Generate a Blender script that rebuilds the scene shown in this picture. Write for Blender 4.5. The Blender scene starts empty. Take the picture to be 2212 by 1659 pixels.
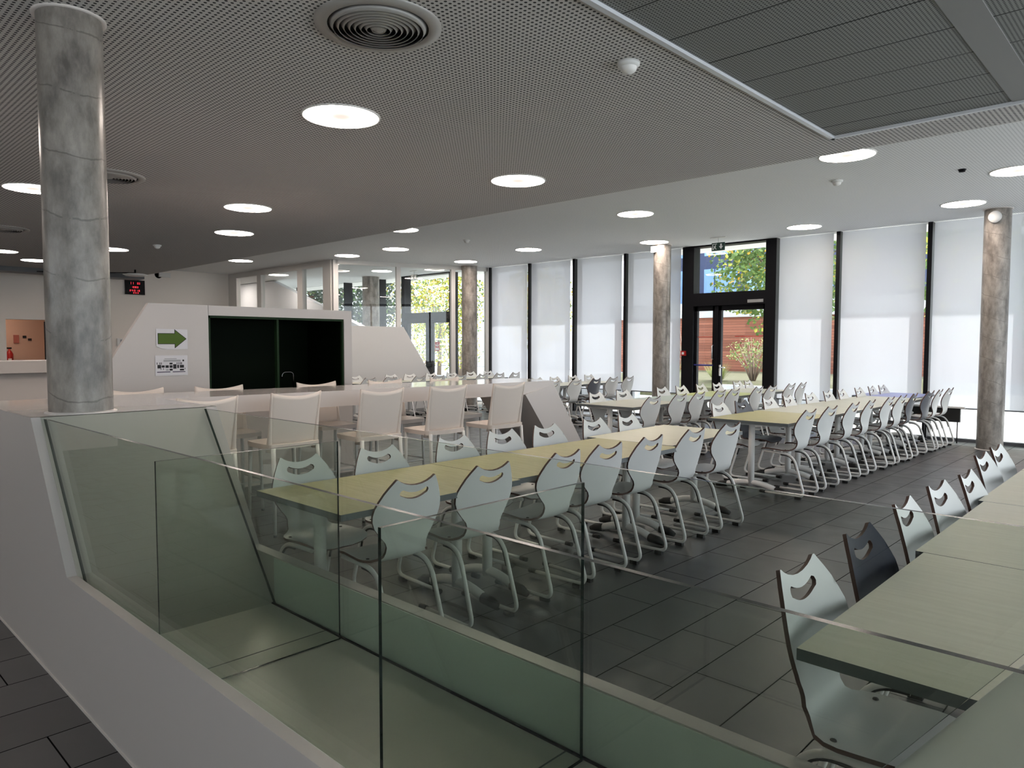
import bpy, bmesh, math, random
from mathutils import Vector, Matrix
from mathutils.geometry import delaunay_2d_cdt
from math import sin, cos, pi, radians
random.seed(7)
SC = bpy.context.scene
COL = SC.collection

# ------------------------------------------------------------------ camera
F_PX, YAW, PITCH, ROLL = 1556.36, 0.761316, 0.0547966, 0.000974
fwd0 = Vector((-sin(YAW), cos(YAW), 0)); rt0 = Vector((cos(YAW), sin(YAW), 0)); up0 = Vector((0, 0, 1))
fwd = cos(PITCH) * fwd0 - sin(PITCH) * up0
upc = sin(PITCH) * fwd0 + cos(PITCH) * up0
rt = cos(ROLL) * rt0 + sin(ROLL) * upc
up = -sin(ROLL) * rt0 + cos(ROLL) * upc
cam = bpy.data.cameras.new('camera')
cam.sensor_width = 36; cam.sensor_fit = 'HORIZONTAL'; cam.lens = F_PX / 2212 * 36
cam.clip_start = 0.05; cam.clip_end = 300
co = bpy.data.objects.new('camera', cam); COL.objects.link(co)
co.matrix_world = Matrix(((rt.x, up.x, -fwd.x, 0), (rt.y, up.y, -fwd.y, 0), (rt.z, up.z, -fwd.z, 1.58), (0, 0, 0, 1)))
SC.camera = co

# ------------------------------------------------------------------ light
SC.view_settings.view_transform = 'Standard'
SC.view_settings.look = 'None'
SC.view_settings.exposure = 1.03
SC.view_settings.gamma = 1.0
SC.view_settings.use_curve_mapping = False
SKY, SUN, LAMP = 1.9, 3.5, 21.0
world = bpy.data.worlds.new('world'); SC.world = world; world.use_nodes = True
bg = world.node_tree.nodes['Background']
bg.inputs[0].default_value = (0.90, 0.945, 1.0, 1); bg.inputs[1].default_value = SKY
sl = bpy.data.lights.new('sun', 'SUN'); sl.energy = SUN; sl.angle = radians(0.8); sl.color = (1, 0.95, 0.88)
so = bpy.data.objects.new('sun', sl); COL.objects.link(so)
so.rotation_euler = Vector((0.95, 1.0, 1.41)).to_track_quat('Z', 'Y').to_euler()
cy = SC.cycles
cy.use_denoising = True
cy.max_bounces = 7; cy.diffuse_bounces = 4; cy.glossy_bounces = 2; cy.transmission_bounces = 4
cy.transparent_max_bounces = 14
cy.caustics_reflective = False; cy.caustics_refractive = False
cy.sample_clamp_indirect = 4.0
cy.use_adaptive_sampling = True; cy.adaptive_threshold = 0.045

# ------------------------------------------------------------------ materials
def mat(name, col, rough=0.5, metal=0.0, spec=0.5, emit=None, es=0.0, noise=None, bump=None, coat=0):
    m = bpy.data.materials.new(name); m.use_nodes = True
    nt = m.node_tree; b = nt.nodes['Principled BSDF']
    b.inputs['Base Color'].default_value = (*col, 1); b.inputs['Roughness'].default_value = rough
    b.inputs['Metallic'].default_value = metal; b.inputs['Specular IOR Level'].default_value = spec
    b.inputs['Coat Weight'].default_value = coat; b.inputs['Coat Roughness'].default_value = 0.06
    if emit:
        b.inputs['Emission Color'].default_value = (*emit, 1); b.inputs['Emission Strength'].default_value = es
    if noise or bump:
        tc = nt.nodes.new('ShaderNodeTexCoord')
        mp = nt.nodes.new('ShaderNodeMapping'); nt.links.new(tc.outputs['Object'], mp.inputs[0])
    if noise:
        c2, scale, stretch = noise[:3]
        mp.inputs['Scale'].default_value = stretch
        n = nt.nodes.new('ShaderNodeTexNoise'); n.inputs['Scale'].default_value = scale; n.inputs['Detail'].default_value = 6
        nt.links.new(mp.outputs[0], n.inputs[0])
        r = nt.nodes.new('ShaderNodeValToRGB'); r.color_ramp.elements[0].position = 0.32; r.color_ramp.elements[1].position = 0.68
        r.color_ramp.elements[0].color = (*col, 1); r.color_ramp.elements[1].color = (*c2, 1)
        nt.links.new(n.outputs['Fac'], r.inputs[0]); nt.links.new(r.outputs[0], b.inputs['Base Color'])
    if bump:
        n = nt.nodes.new('ShaderNodeTexNoise'); n.inputs['Scale'].default_value = bump[0]; n.inputs['Detail'].default_value = 4
        nt.links.new(mp.outputs[0], n.inputs[0])
        bp = nt.nodes.new('ShaderNodeBump'); bp.inputs['Strength'].default_value = bump[1]; bp.inputs['Distance'].default_value = 0.01
        nt.links.new(n.outputs['Fac'], bp.inputs['Height']); nt.links.new(bp.outputs[0], b.inputs['Normal'])
    return m

class N:  # small node helper
    def __init__(s, m): s.nt = m.node_tree; s.L = s.nt.links.new
    def math(s, op, a, b=None, c=None):
        n = s.nt.nodes.new('ShaderNodeMath'); n.operation = op
        for i, v in enumerate((a, b, c)):
            if v is None: continue
            if isinstance(v, (int, float)): n.inputs[i].default_value = v
            else: s.L(v, n.inputs[i])
        return n.outputs[0]
    def mix(s, f, a, b):
        n = s.nt.nodes.new('ShaderNodeMix'); n.data_type = 'RGBA'
        for i, v in ((0, f), (6, a), (7, b)):
            if isinstance(v, tuple): n.inputs[i].default_value = (*v, 1)
            elif isinstance(v, (int, float)): n.inputs[i].default_value = v
            else: s.L(v, n.inputs[i])
        return n.outputs[2]
    def xyz(s):
        tc = s.nt.nodes.new('ShaderNodeTexCoord'); sp = s.nt.nodes.new('ShaderNodeSeparateXYZ')
        s.L(tc.outputs['Object'], sp.inputs[0]); s.tc = tc
        return sp.outputs

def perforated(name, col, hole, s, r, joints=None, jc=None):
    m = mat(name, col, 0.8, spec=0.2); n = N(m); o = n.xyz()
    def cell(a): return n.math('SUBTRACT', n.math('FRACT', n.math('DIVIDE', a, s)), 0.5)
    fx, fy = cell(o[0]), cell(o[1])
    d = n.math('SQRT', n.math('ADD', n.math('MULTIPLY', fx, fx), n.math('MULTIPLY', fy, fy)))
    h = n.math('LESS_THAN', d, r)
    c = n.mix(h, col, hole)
    if joints:
        for ax, per, off, w in joints:
            f = n.math('ABSOLUTE', n.math('SUBTRACT', n.math('FRACT', n.math('DIVIDE', n.math('SUBTRACT', o[ax], off), per)), 0.5))
            c = n.mix(n.math('GREATER_THAN', f, 0.5 - w / per / 2), c, jc)
    n.L(c, m.node_tree.nodes['Principled BSDF'].inputs['Base Color'])
    return m

def tiles():
    m = mat('dark_slate_tile', (0.05, 0.052, 0.055), 0.36, spec=0.5); n = N(m); o = n.xyz()
    row = n.math('DIVIDE', n.math('ADD', o[0], 1.38), 0.32)
    ri = n.math('FLOOR', row); rf = n.math('FRACT', row)
    y = n.math('DIVIDE', n.math('SUBTRACT', n.math('ADD', o[1], n.math('MULTIPLY', ri, 0.42)), 2.655), 0.632)
    yf = n.math('FRACT', y)
    jx = n.math('GREATER_THAN', n.math('ABSOLUTE', n.math('SUBTRACT', rf, 0.5)), 0.4905)
    jy = n.math('GREATER_THAN', n.math('ABSOLUTE', n.math('SUBTRACT', yf, 0.5)), 0.4952)
    j = n.math('MAXIMUM', jx, jy)
    wn = n.nt.nodes.new('ShaderNodeTexWhiteNoise'); wn.noise_dimensions = '2D'
    cb = n.nt.nodes.new('ShaderNodeCombineXYZ'); n.L(ri, cb.inputs[0]); n.L(n.math('FLOOR', y), cb.inputs[1]); n.L(cb.outputs[0], wn.inputs[0])
    ns = n.nt.nodes.new('ShaderNodeTexNoise'); ns.inputs['Scale'].default_value = 5; ns.inputs['Detail'].default_value = 8
    n.L(n.tc.outputs['Object'], ns.inputs[0])
    v = n.math('ADD', n.math('MULTIPLY', wn.outputs[0], 0.4), n.math('MULTIPLY', ns.outputs['Fac'], 0.6))
    base = n.mix(v, (0.026, 0.027, 0.029), (0.082, 0.083, 0.086))
    c = n.mix(j, base, (0.010, 0.010, 0.010))
    b = m.node_tree.nodes['Principled BSDF']
    n.L(c, b.inputs['Base Color'])
    n.L(n.math('ADD', 0.22, n.math('MULTIPLY', ns.outputs['Fac'], 0.26)), b.inputs['Roughness'])
    n.L(n.math('MULTIPLY', n.math('SUBTRACT', 1.0, j), 0.5), b.inputs['Specular IOR Level'])
    bp = n.nt.nodes.new('ShaderNodeBump'); bp.inputs['Strength'].default_value = 0.25; bp.inputs['Distance'].default_value = 0.004
    n.L(n.math('SUBTRACT', ns.outputs['Fac'], n.math('MULTIPLY', j, 0.8)), bp.inputs['Height']); n.L(bp.outputs[0], b.inputs['Normal'])
    return m

def glass(name, tint, gl=0.045, rough=0.0):
    m = bpy.data.materials.new(name); m.use_nodes = True; nt = m.node_tree; nt.nodes.clear()
    out = nt.nodes.new('ShaderNodeOutputMaterial')
    tr = nt.nodes.new('ShaderNodeBsdfTransparent'); tr.inputs[0].default_value = (*tint, 1)
    g = nt.nodes.new('ShaderNodeBsdfGlossy'); g.inputs['Roughness'].default_value = rough
    lw = nt.nodes.new('ShaderNodeLayerWeight'); lw.inputs[0].default_value = 0.5
    pw = nt.nodes.new('ShaderNodeMath'); pw.operation = 'POWER'; pw.inputs[1].default_value = 5; nt.links.new(lw.outputs['Facing'], pw.inputs[0])
    fr = nt.nodes.new('ShaderNodeMath'); fr.operation = 'MULTIPLY_ADD'; fr.inputs[1].default_value = 0.9; fr.inputs[2].default_value = gl; nt.links.new(pw.outputs[0], fr.inputs[0])
    mx = nt.nodes.new('ShaderNodeMixShader')
    nt.links.new(fr.outputs[0], mx.inputs[0]); nt.links.new(tr.outputs[0], mx.inputs[1]); nt.links.new(g.outputs[0], mx.inputs[2])
    nt.links.new(mx.outputs[0], out.inputs[0])
    return m

def blind_mat():
    m = bpy.data.materials.new('blind_fabric'); m.use_nodes = True; nt = m.node_tree; nt.nodes.clear()
    out = nt.nodes.new('ShaderNodeOutputMaterial')
    d = nt.nodes.new('ShaderNodeBsdfDiffuse'); d.inputs[0].default_value = (0.55, 0.56, 0.58, 1)
    t = nt.nodes.new('ShaderNodeBsdfTranslucent'); t.inputs[0].default_value = (0.50, 0.515, 0.565, 1)
    a = nt.nodes.new('ShaderNodeMixShader'); a.inputs[0].default_value = 0.55
    tr = nt.nodes.new('ShaderNodeBsdfTransparent')
    b = nt.nodes.new('ShaderNodeMixShader'); b.inputs[0].default_value = 0.05
    nt.links.new(d.outputs[0], a.inputs[1]); nt.links.new(t.outputs[0], a.inputs[2])
    nt.links.new(a.outputs[0], b.inputs[1]); nt.links.new(tr.outputs[0], b.inputs[2]); nt.links.new(b.outputs[0], out.inputs[0])
    return m

def concrete():
    m = mat('column_concrete', (0.17, 0.165, 0.155), 0.28, spec=0.5); n = N(m); o = n.xyz(); nt = m.node_tree
    mp = nt.nodes.new('ShaderNodeMapping'); mp.inputs['Scale'].default_value = (1, 1, 0.45); n.L(n.tc.outputs['Object'], mp.inputs[0])
    a = nt.nodes.new('ShaderNodeTexNoise'); a.inputs['Scale'].default_value = 9; a.inputs['Detail'].default_value = 9; a.inputs['Roughness'].default_value = .65; n.L(mp.outputs[0], a.inputs[0])
    w = nt.nodes.new('ShaderNodeTexNoise'); w.inputs['Scale'].default_value = 6; w.inputs['Detail'].default_value = 5; n.L(n.tc.outputs['Object'], w.inputs[0])
    # spiral seams of the card formwork
    z = n.math('ADD', n.math('ADD', o[2], n.math('MULTIPLY', o[0], 0.38)), n.math('MULTIPLY', w.outputs['Fac'], 0.07))
    f = n.math('ABSOLUTE', n.math('SUBTRACT', n.math('FRACT', n.math('DIVIDE', z, 0.31)), 0.5))
    seam = n.math('MULTIPLY', n.math('LESS_THAN', f, 0.013), n.math('GREATER_THAN', a.outputs['Fac'], 0.47))
    rp = nt.nodes.new('ShaderNodeValToRGB'); rp.color_ramp.elements[0].position = 0.33; rp.color_ramp.elements[1].position = 0.72
    rp.color_ramp.elements[0].color = (0.125, 0.11, 0.098, 1); rp.color_ramp.elements[1].color = (0.42, 0.38, 0.34, 1)
    n.L(a.outputs['Fac'], rp.inputs[0])
    n.L(n.mix(n.math('MULTIPLY', seam, 0.5), rp.outputs[0], (0.07, 0.06, 0.055)), nt.nodes['Principled BSDF'].inputs['Base Color'])
    bp = nt.nodes.new('ShaderNodeBump'); bp.inputs['Strength'].default_value = 0.3; bp.inputs['Distance'].default_value = 0.01
    n.L(a.outputs['Fac'], bp.inputs['Height']); n.L(bp.outputs[0], nt.nodes['Principled BSDF'].inputs['Normal'])
    return m

def wood_table(name, c1, c2, rough=0.42):
    return mat(name, c1, rough, spec=0.5, noise=(c2, 5, (1.0, 9, 1)))

def planks():
    m = mat('red_timber_boards', (0.3, 0.1, 0.06), 0.7); n = N(m); o = n.xyz()
    z = n.math('DIVIDE', o[2], 0.11); f = n.math('FRACT', z)
    wn = n.nt.nodes.new('ShaderNodeTexWhiteNoise'); wn.noise_dimensions = '2D'; cb = n.nt.nodes.new('ShaderNodeCombineXYZ')
    n.L(n.math('FLOOR', z), cb.inputs[0]); n.L(n.math('FLOOR', n.math('DIVIDE', o[0], 1.3)), cb.inputs[1]); n.L(cb.outputs[0], wn.inputs[0])
    base = n.mix(wn.outputs[0], (0.22, 0.07, 0.04), (0.36, 0.13, 0.08))
    n.L(n.mix(n.math('GREATER_THAN', f, 0.9), base, (0.06, 0.02, 0.015)), n.nt.nodes['Principled BSDF'].inputs['Base Color'])
    return m

M = {
 'floor': tiles(),
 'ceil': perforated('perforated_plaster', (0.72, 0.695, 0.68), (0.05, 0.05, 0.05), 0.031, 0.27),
 'screen': mat('screen_white', (0.66, 0.65, 0.64), 0.6, spec=0.3),
 'slope': mat('slope_shade_tone', (0.43, 0.43, 0.37), 0.35),  # white end face, shade and green glass cast put into the colour
 'trough_lit': mat('trough_lit_tone', (0.76, 0.82, 0.76), 0.4),  # paler copy of the trough surface, brightness put into the colour
 'ceil_lit': perforated('perforated_plaster_lit', (0.93, 0.93, 0.925), (0.55, 0.55, 0.55), 0.031, 0.24),  # low-ceiling plaster made lighter, window light put into the colour
 'panel': perforated('perforated_metal', (0.29, 0.295, 0.285), (0.05, 0.05, 0.05), 0.020, 0.26, [(1, 0.445, 0.105, 0.012)], (0.05, 0.05, 0.05)),
 'plaster': mat('white_plaster', (0.84, 0.82, 0.80), 0.7, spec=0.3),
 'wall': mat('warm_wall_paint', (0.88, 0.82, 0.76), 0.8, spec=0.2),
 'wallgrey': mat('grey_wall_paint', (0.34, 0.33, 0.32), 0.8, spec=0.2),
 'hall': mat('hall_paint', (0.66, 0.50, 0.41), 0.8, spec=0.2),
 'solid': mat('white_solid_surface', (0.60, 0.555, 0.53), 0.35, spec=0.5),
 'soliddk': mat('white_solid_surface_top', (0.60, 0.565, 0.54), 0.10, spec=0.55),
 'sill': mat('pale_edge', (0.74, 0.68, 0.64), 0.4),
 'trough': mat('trough_glass_tone', (0.62, 0.62, 0.53), 0.3, noise=((0.70, 0.70, 0.60), 3, (1, 1, 1))),  # white trough bottom, green cast of the glass put into the colour
 'kit': mat('kitchenette_laminate', (0.51, 0.475, 0.455), 0.4),
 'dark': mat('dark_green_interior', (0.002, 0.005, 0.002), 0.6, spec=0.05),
 'darktrim': mat('dark_green_trim', (0.012, 0.03, 0.012), 0.5, spec=0.1),
 'black': mat('black_metal', (0.008, 0.008, 0.010), 0.45, spec=0.12),
 'rubber': mat('black_rubber', (0.012, 0.012, 0.012), 0.6),
 'greymetal': mat('dark_grey_metal', (0.10, 0.105, 0.115), 0.5),
 'white': mat('white_powder_coat', (0.80, 0.79, 0.77), 0.3),
 'frame': mat('white_window_frame', (0.72, 0.70, 0.67), 0.45),
 'profile': mat('pale_profile', (0.70, 0.71, 0.74), 0.3),
 'alu': mat('aluminium_profile', (0.55, 0.57, 0.58), 0.3, metal=0.8),
 'chrome': mat('chrome', (0.8, 0.8, 0.8), 0.12, metal=1.0),
 'shell': mat('white_laminate_shell', (0.74, 0.745, 0.73), 0.38, spec=0.4),
 'shelldk': mat('navy_laminate_shell', (0.007, 0.010, 0.024), 0.5, spec=0.12),
 'shellgrey': mat('slate_laminate_shell', (0.10, 0.105, 0.125), 0.4, spec=0.3),
 'ply': mat('brown_ply_edge', (0.075, 0.032, 0.022), 0.55),
 'stool': mat('cream_plastic', (0.76, 0.67, 0.60), 0.45),
 'table': wood_table('yellow_green_tabletop', (0.40, 0.38, 0.17), (0.49, 0.46, 0.225)),
 'tablep': wood_table('pale_green_tabletop', (0.68, 0.67, 0.51), (0.75, 0.74, 0.58)),
 'tablew': wood_table('greenish_white_tabletop', (0.50, 0.51, 0.42), (0.58, 0.59, 0.50)),
 'tablet': wood_table('pale_turquoise_tabletop', (0.40, 0.50, 0.46), (0.46, 0.55, 0.50)),
 'tablel': wood_table('lime_tabletop', (0.46, 0.52, 0.16), (0.53, 0.58, 0.22)),
 'tableb': wood_table('lilac_blue_tabletop', (0.22, 0.26, 0.52), (0.28, 0.32, 0.60)),
 'edge': mat('slate_table_edge', (0.11, 0.125, 0.13), 0.45),
 'conc': concrete(),
 'blind': blind_mat(),
 'glass': glass('clear_window_glass', (0.96, 0.98, 0.98)),
 'tint': glass('greenish_balustrade_glass', (0.925, 0.945, 0.92)),
 'tedge': mat('glass_edge_green', (0.008, 0.022, 0.018), 0.2, spec=0.35),
 'lamp': mat('lamp_diffuser', (0.9, 0.88, 0.85), 0.5, emit=(1.0, 0.86, 0.76), es=LAMP),
 'rim': mat('lamp_rim', (0.85, 0.83, 0.80), 0.4),
 'paper': mat('white_paper', (0.66, 0.65, 0.68), 0.8),
 'green': mat('arrow_green', (0.062, 0.12, 0.006), 0.7),
 'ink': mat('black_ink', (0.01, 0.01, 0.012), 0.7),
 'greyink': mat('grey_ink', (0.36, 0.36, 0.38), 0.7),
 'navyink': mat('dark_violet_ink', (0.02, 0.01, 0.05), 0.7),
 'red': mat('safety_red', (0.45, 0.02, 0.02), 0.35),
 'signw': mat('sign_white', (0.85, 0.85, 0.85), 0.5),
 'signg': mat('exit_sign_green', (0.02, 0.06, 0.045), 0.4),
 'led': mat('red_led_digits', (0.2, 0, 0), 0.5, emit=(1, 0.05, 0.08), es=0.7),
 'blue': mat('blue_bar', (0.03, 0.03, 0.22), 0.4),
 'pave': mat('pale_concrete_paving', (0.80, 0.79, 0.77), 0.9, noise=((0.72, 0.71, 0.69), 3, (1, 1, 1))),
 'soil': mat('dry_planting_soil', (0.15, 0.13, 0.085), 0.95, noise=((0.10, 0.11, 0.05), 4, (1, 1, 1))),
 'planks': planks(),
 'cconc': mat('pale_cast_concrete', (0.56, 0.58, 0.62), 0.85, noise=((0.48, 0.50, 0.54), 2, (1, 1, 1))),
 'navy': mat('navy_cladding', (0.035, 0.05, 0.11), 0.5),
 'bluegl': mat('blue_reflecting_glass', (0.25, 0.42, 0.75), 0.1, metal=0.3),
 'bwhite': mat('white_render', (0.8, 0.82, 0.86), 0.8),
 'bark': mat('bark', (0.16, 0.12, 0.09), 0.9),
 'twig': mat('bare_twig', (0.35, 0.27, 0.22), 0.9),
 'leafg': mat('leaf_green', (0.08, 0.155, 0.03), 0.7, noise=((0.14, 0.23, 0.05), 2, (1, 1, 1))),
 'leafy': mat('leaf_yellow', (0.60, 0.52, 0.05), 0.6, noise=((0.42, 0.46, 0.08), 2, (1, 1, 1))),
 'leafo': mat('leaf_orange', (0.80, 0.42, 0.02), 0.6),
 'leafd': mat('leaf_dark', (0.025, 0.045, 0.025), 0.6),
 'grassm': mat('tall_grass', (0.34, 0.38, 0.14), 0.8),
 'holesd': mat('recess_shade', (0.02, 0.02, 0.02), 0.8),  # flat black standing in for shade inside the ceiling gap and vent ducts
 'ventm': mat('vent_grey_paint', (0.40, 0.385, 0.365), 0.4, metal=0.2),
 'clear': glass('clear_plastic', (0.9, 0.9, 0.9)),
}

# ------------------------------------------------------------------ mesh helper
m_ = M['lamp']; n_ = N(m_); o_ = n_.xyz()
rr_ = n_.math('DIVIDE', n_.math('SQRT', n_.math('ADD', n_.math('MULTIPLY', o_[0], o_[0]), n_.math('MULTIPLY', o_[1], o_[1]))), 0.273)
t_ = n_.math('POWER', rr_, 4.0)
n_.L(n_.math('ADD', 0.47, n_.math('MULTIPLY', t_, LAMP * 2.6)), m_.node_tree.nodes['Principled BSDF'].inputs['Emission Strength'])
m_.node_tree.nodes['Principled BSDF'].inputs['Base Color'].default_value = (0.1, 0.1, 0.1, 1)

class MB:
    def __init__(s): s.v = []; s.f = []; s.m = []; s.sm = []; s.sharp = []
    def poly(s, pts, mi=0, sm=False):
        i = len(s.v); s.v += [tuple(p) for p in pts]; s.f.append(tuple(range(i, i + len(pts)))); s.m.append(mi); s.sm.append(sm); return s
    def box(s, a, b, mi=0):
        x0, y0, z0 = a; x1, y1, z1 = b
        i = len(s.v)
        s.v += [(x0, y0, z0), (x1, y0, z0), (x1, y1, z0), (x0, y1, z0), (x0, y0, z1), (x1, y0, z1), (x1, y1, z1), (x0, y1, z1)]
        for q in ((0, 3, 2, 1), (4, 5, 6, 7), (0, 1, 5, 4), (1, 2, 6, 5), (2, 3, 7, 6), (3, 0, 4, 7)):
            s.f.append(tuple(i + k for k in q)); s.m.append(mi); s.sm.append(False)
        return s
    def prism(s, poly, ax, a, b, mi=0):
        """poly 2D in the plane across axis ax, between a and b"""
        def P(u, v, w):
            return {0: (w, u, v), 1: (u, w, v), 2: (u, v, w)}[ax]
        A = [P(u, v, a) for u, v in poly]; B = [P(u, v, b) for u, v in poly]
        s.poly(A[::-1], mi); s.poly(B, mi)
        n = len(poly)
        for k in range(n): s.poly([A[k], A[(k + 1) % n], B[(k + 1) % n], B[k]], mi)
        return s
    def tube(s, pts, r, seg=8, mi=0, cap=True, radii=None, flat=None):
        pts = [Vector(p) for p in pts]; n = len(pts); i0 = len(s.v)
        prev = None
        for k, p in enumerate(pts):
            t = (pts[min(k + 1, n - 1)] - pts[max(k - 1, 0)]).normalized()
            if prev is None:
                a = t.cross(Vector((0, 0, 1)))
                if a.length < 1e-3: a = t.cross(Vector((1, 0, 0)))
            else:
                a = prev - t * prev.dot(t)
            a.normalize(); prev = a; b = t.cross(a); rr = radii[k] if radii else r
            for j in range(seg):
                w = 2 * pi * j / seg
                s.v.append(tuple(p + a * cos(w) * rr + b * sin(w) * rr))
        for k in range(n - 1):
            for j in range(seg):
                j2 = (j + 1) % seg
                s.f.append((i0 + k * seg + j, i0 + k * seg + j2, i0 + (k + 1) * seg + j2, i0 + (k + 1) * seg + j)); s.m.append(mi); s.sm.append(True)
        if cap:
            s.f.append(tuple(i0 + j for j in range(seg))[::-1]); s.m.append(mi); s.sm.append(False)
            s.f.append(tuple(i0 + (n - 1) * seg + j for j in range(seg))); s.m.append(mi); s.sm.append(False)
        return s
    def lathe(s, prof, c=(0, 0, 0), seg=32, mi=0, sm=True):
        i0 = len(s.v); n = len(prof)
        for r, z in prof:
            for j in range(seg):
                w = 2 * pi * j / seg; s.v.append((c[0] + r * cos(w), c[1] + r * sin(w), c[2] + z))
        for k in range(n - 1):
            for j in range(seg):
                j2 = (j + 1) % seg
                s.f.append((i0 + k * seg + j, i0 + k * seg + j2, i0 + (k + 1) * seg + j2, i0 + (k + 1) * seg + j)); s.m.append(mi); s.sm.append(sm)
        return s
    def disc(s, c, r, seg=32, mi=0, down=False):
        p = [(c[0] + r * cos(2 * pi * j / seg), c[1] + r * sin(2 * pi * j / seg), c[2]) for j in range(seg)]
        return s.poly(p[::-1] if down else p, mi)
    def build(s, name, mats, parent=None, loc=None, rz=0):
        me = bpy.data.meshes.new(name); me.from_pydata(s.v, [], s.f)
        if not isinstance(mats, (list, tuple)): mats = [mats]
        for m in mats: me.materials.append(m)
        me.polygons.foreach_set('material_index', s.m); me.polygons.foreach_set('use_smooth', s.sm); me.update()
        o = bpy.data.objects.new(name, me); COL.objects.link(o)
        if parent: o.parent = parent
        if loc: o.location = loc
        if rz: o.rotation_euler = (0, 0, rz)
        return o

def tag(o, label, cat, group=None):
    o['label'] = label; o['category'] = cat
    if group: o['group'] = group
    return o
def thing(name, label, cat, loc=(0, 0, 0), rz=0, group=None):
    o = bpy.data.objects.new(name, None); o.empty_display_size = 0.1; COL.objects.link(o); o.location = loc; o.rotation_euler = (0, 0, rz)
    return tag(o, label, cat, group)
def struct(o):
    o['kind'] = 'structure'; return o
KIDS = {}
def kids(o):
    return [c for c in o.children]
def copy_tree(o, parent=None):
    c = o.copy(); COL.objects.link(c); c.parent = parent
    for ch in kids(o): copy_tree(ch, c)
    return c
def fillet(pts, rad, seg=6):
    out = [Vector(pts[0])]
    for i in range(1, len(pts) - 1):
        a, b, c = Vector(pts[i - 1]), Vector(pts[i]), Vector(pts[i + 1])
        r = rad[i - 1] if isinstance(rad, (list, tuple)) else rad
        d1 = (a - b).normalized(); d2 = (c - b).normalized(); p = b + d1 * r; q = b + d2 * r
        for k in range(seg + 1):
            t = k / seg; out.append(p * (1 - t) ** 2 + b * 2 * t * (1 - t) + q * t * t)
    out.append(Vector(pts[-1])); return out

# ------------------------------------------------------------------ room shell
YF, H1, H2, YFOLD = 13.45, 3.26, 3.60, 6.62
XL, XR, YB = -20.5, 4.0, -4.0
fl = struct(MB().box((-29.5, YB, -0.3), (XR, YF + 0.2, 0)).build('floor', M['floor']))
c = MB()
px, py = -2.25, 6.12       # corner of the metal ceiling panel
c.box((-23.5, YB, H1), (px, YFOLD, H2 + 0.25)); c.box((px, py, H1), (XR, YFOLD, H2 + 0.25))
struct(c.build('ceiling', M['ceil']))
struct(MB().box((-29.5, YFOLD, H2), (XR, YF + 0.15, H2 + 0.25)).build('ceiling', M['ceil_lit']))
# metal acoustic raft let into the plaster ceiling
rf = thing('metal_ceiling_panel', 'grey perforated metal ceiling panel with pale border strip at the top corner', 'ceiling panel', (px, py, H1))
MB().box((0.06, YB - py, 0.0), (XR - px, -0.06, 0.03)).build('panel_sheet', M['panel'], rf)
rb = MB().box((0.02, YB - py, -0.02), (0.055, -0.02, 0.03)); rb.box((0.02, -0.055, -0.02), (XR - px, -0.02, 0.03))
rb.build('border_strip', M['profile'], rf)
MB().box((1.25, YB - py, -0.006), (1.42, -0.07, 0.0)).build('cover_strip', mat('dull_grey_strip', (0.26, 0.26, 0.255), 0.6), rf)
MB().box((-0.0, YB - py, 0.035), (XR - px, 0.0, 0.06)).build('shadow_gap', M['holesd'], rf)
# walls
w = MB(); xa, xb = XL - 0.2, XL
w.box((xa, YB, 0), (xb, 4.12, H2)); w.box((xa, 4.12, 2.17), (xb, 5.05, H2)); w.box((xa, 5.05, 0), (xb, 9.62, H2))
struct(w.build('wall_left', M['wall']))
struct(MB().box((-29.6, 9.5, 0), (-29.4, YF + .2, H2)).build('wall_lobby', M['wall']))
struct(MB().box((-29.5, 9.5, 0), (XL - .2, 9.62, H2)).build('wall_lobby', M['wall']))
b = MB(); b.box((XR, YB, H2 - .1), (XR + .2, YF + .2, H2)); b.box((XR, YB, 0), (XR + .2, YF + .2, .06))
for k in range(13): b.box((XR, YB + k * 1.46 - .04, 0), (XR + .2, YB + k * 1.46 + .04, H2))
struct(b.build('wall_right', M['black']))  # mullion frame of the added side glazing
struct(MB().box((XR + .1, YB, .06), (XR + .112, YF + .1, H2 - .1)).build('window_30', M['glass']))  # side glazing added out of view to let in more daylight
struct(MB().box((XR + .2, YB, H2), (XR + 2.6, YF + 1.1, H2 + .25)).build('added_side_canopy', M['plaster']))  # unseen canopy added to keep the sun out of the side glazing
b = MB(); b.box((-23.5, YB - 0.2, 0), (-8, YB, H2)); b.box((-8, YB - .2, 0), (XR, YB, 2.0)); b.box((-8, YB - .2, 2.55), (XR, YB, H2))
struct(b.build('wall_back', M['wall']))
struct(MB().box((-8, YB - .12, 2.0), (XR, YB - .11, 2.55)).build('window_40', M['glass']))  # rear window band, added unseen to brighten faces turned this way
h = MB(); h.box((-23.0, 3.2, 0), (-22.8, 6.0, 2.6)); h.box((-22.8, 3.2, 0), (xa, 3.3, 2.6)); h.box((-22.8, 5.6, 0), (xa, 5.7, 2.6)); h.box((-22.8, 3.3, 2.5), (xa, 5.6, 2.6))
struct(h.build('wall_hall', M['hall']))
hl = thing('hall_light', 'warm ceiling lamp in the small hall behind the far opening', 'ceiling light', (-21.9, 4.3, 2.47))
MB().lathe([(0, 0), (0.16, 0), (0.17, 0.03), (0, 0.03)], seg=20).build('lamp_diffuser', mat('hall_lamp', (1, 0.8, 0.7), 0.5, emit=(1, 0.72, 0.55), es=14), hl)
d = MB().box((xb - 0.14, 4.93, 0), (xb - 0.09, 5.05, 2.13)); struct(d.build('door_1', M['black']))
struct(MB().box((-19.2, YB, 3.16), (-18.7, YFOLD, H1)).build('trim_1', M['greymetal']))
struct(MB().box((-23.4, YFOLD, H1 - 0.0), (XR, YFOLD + 0.02, H2)).build('trim_2', M['plaster']))

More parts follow.
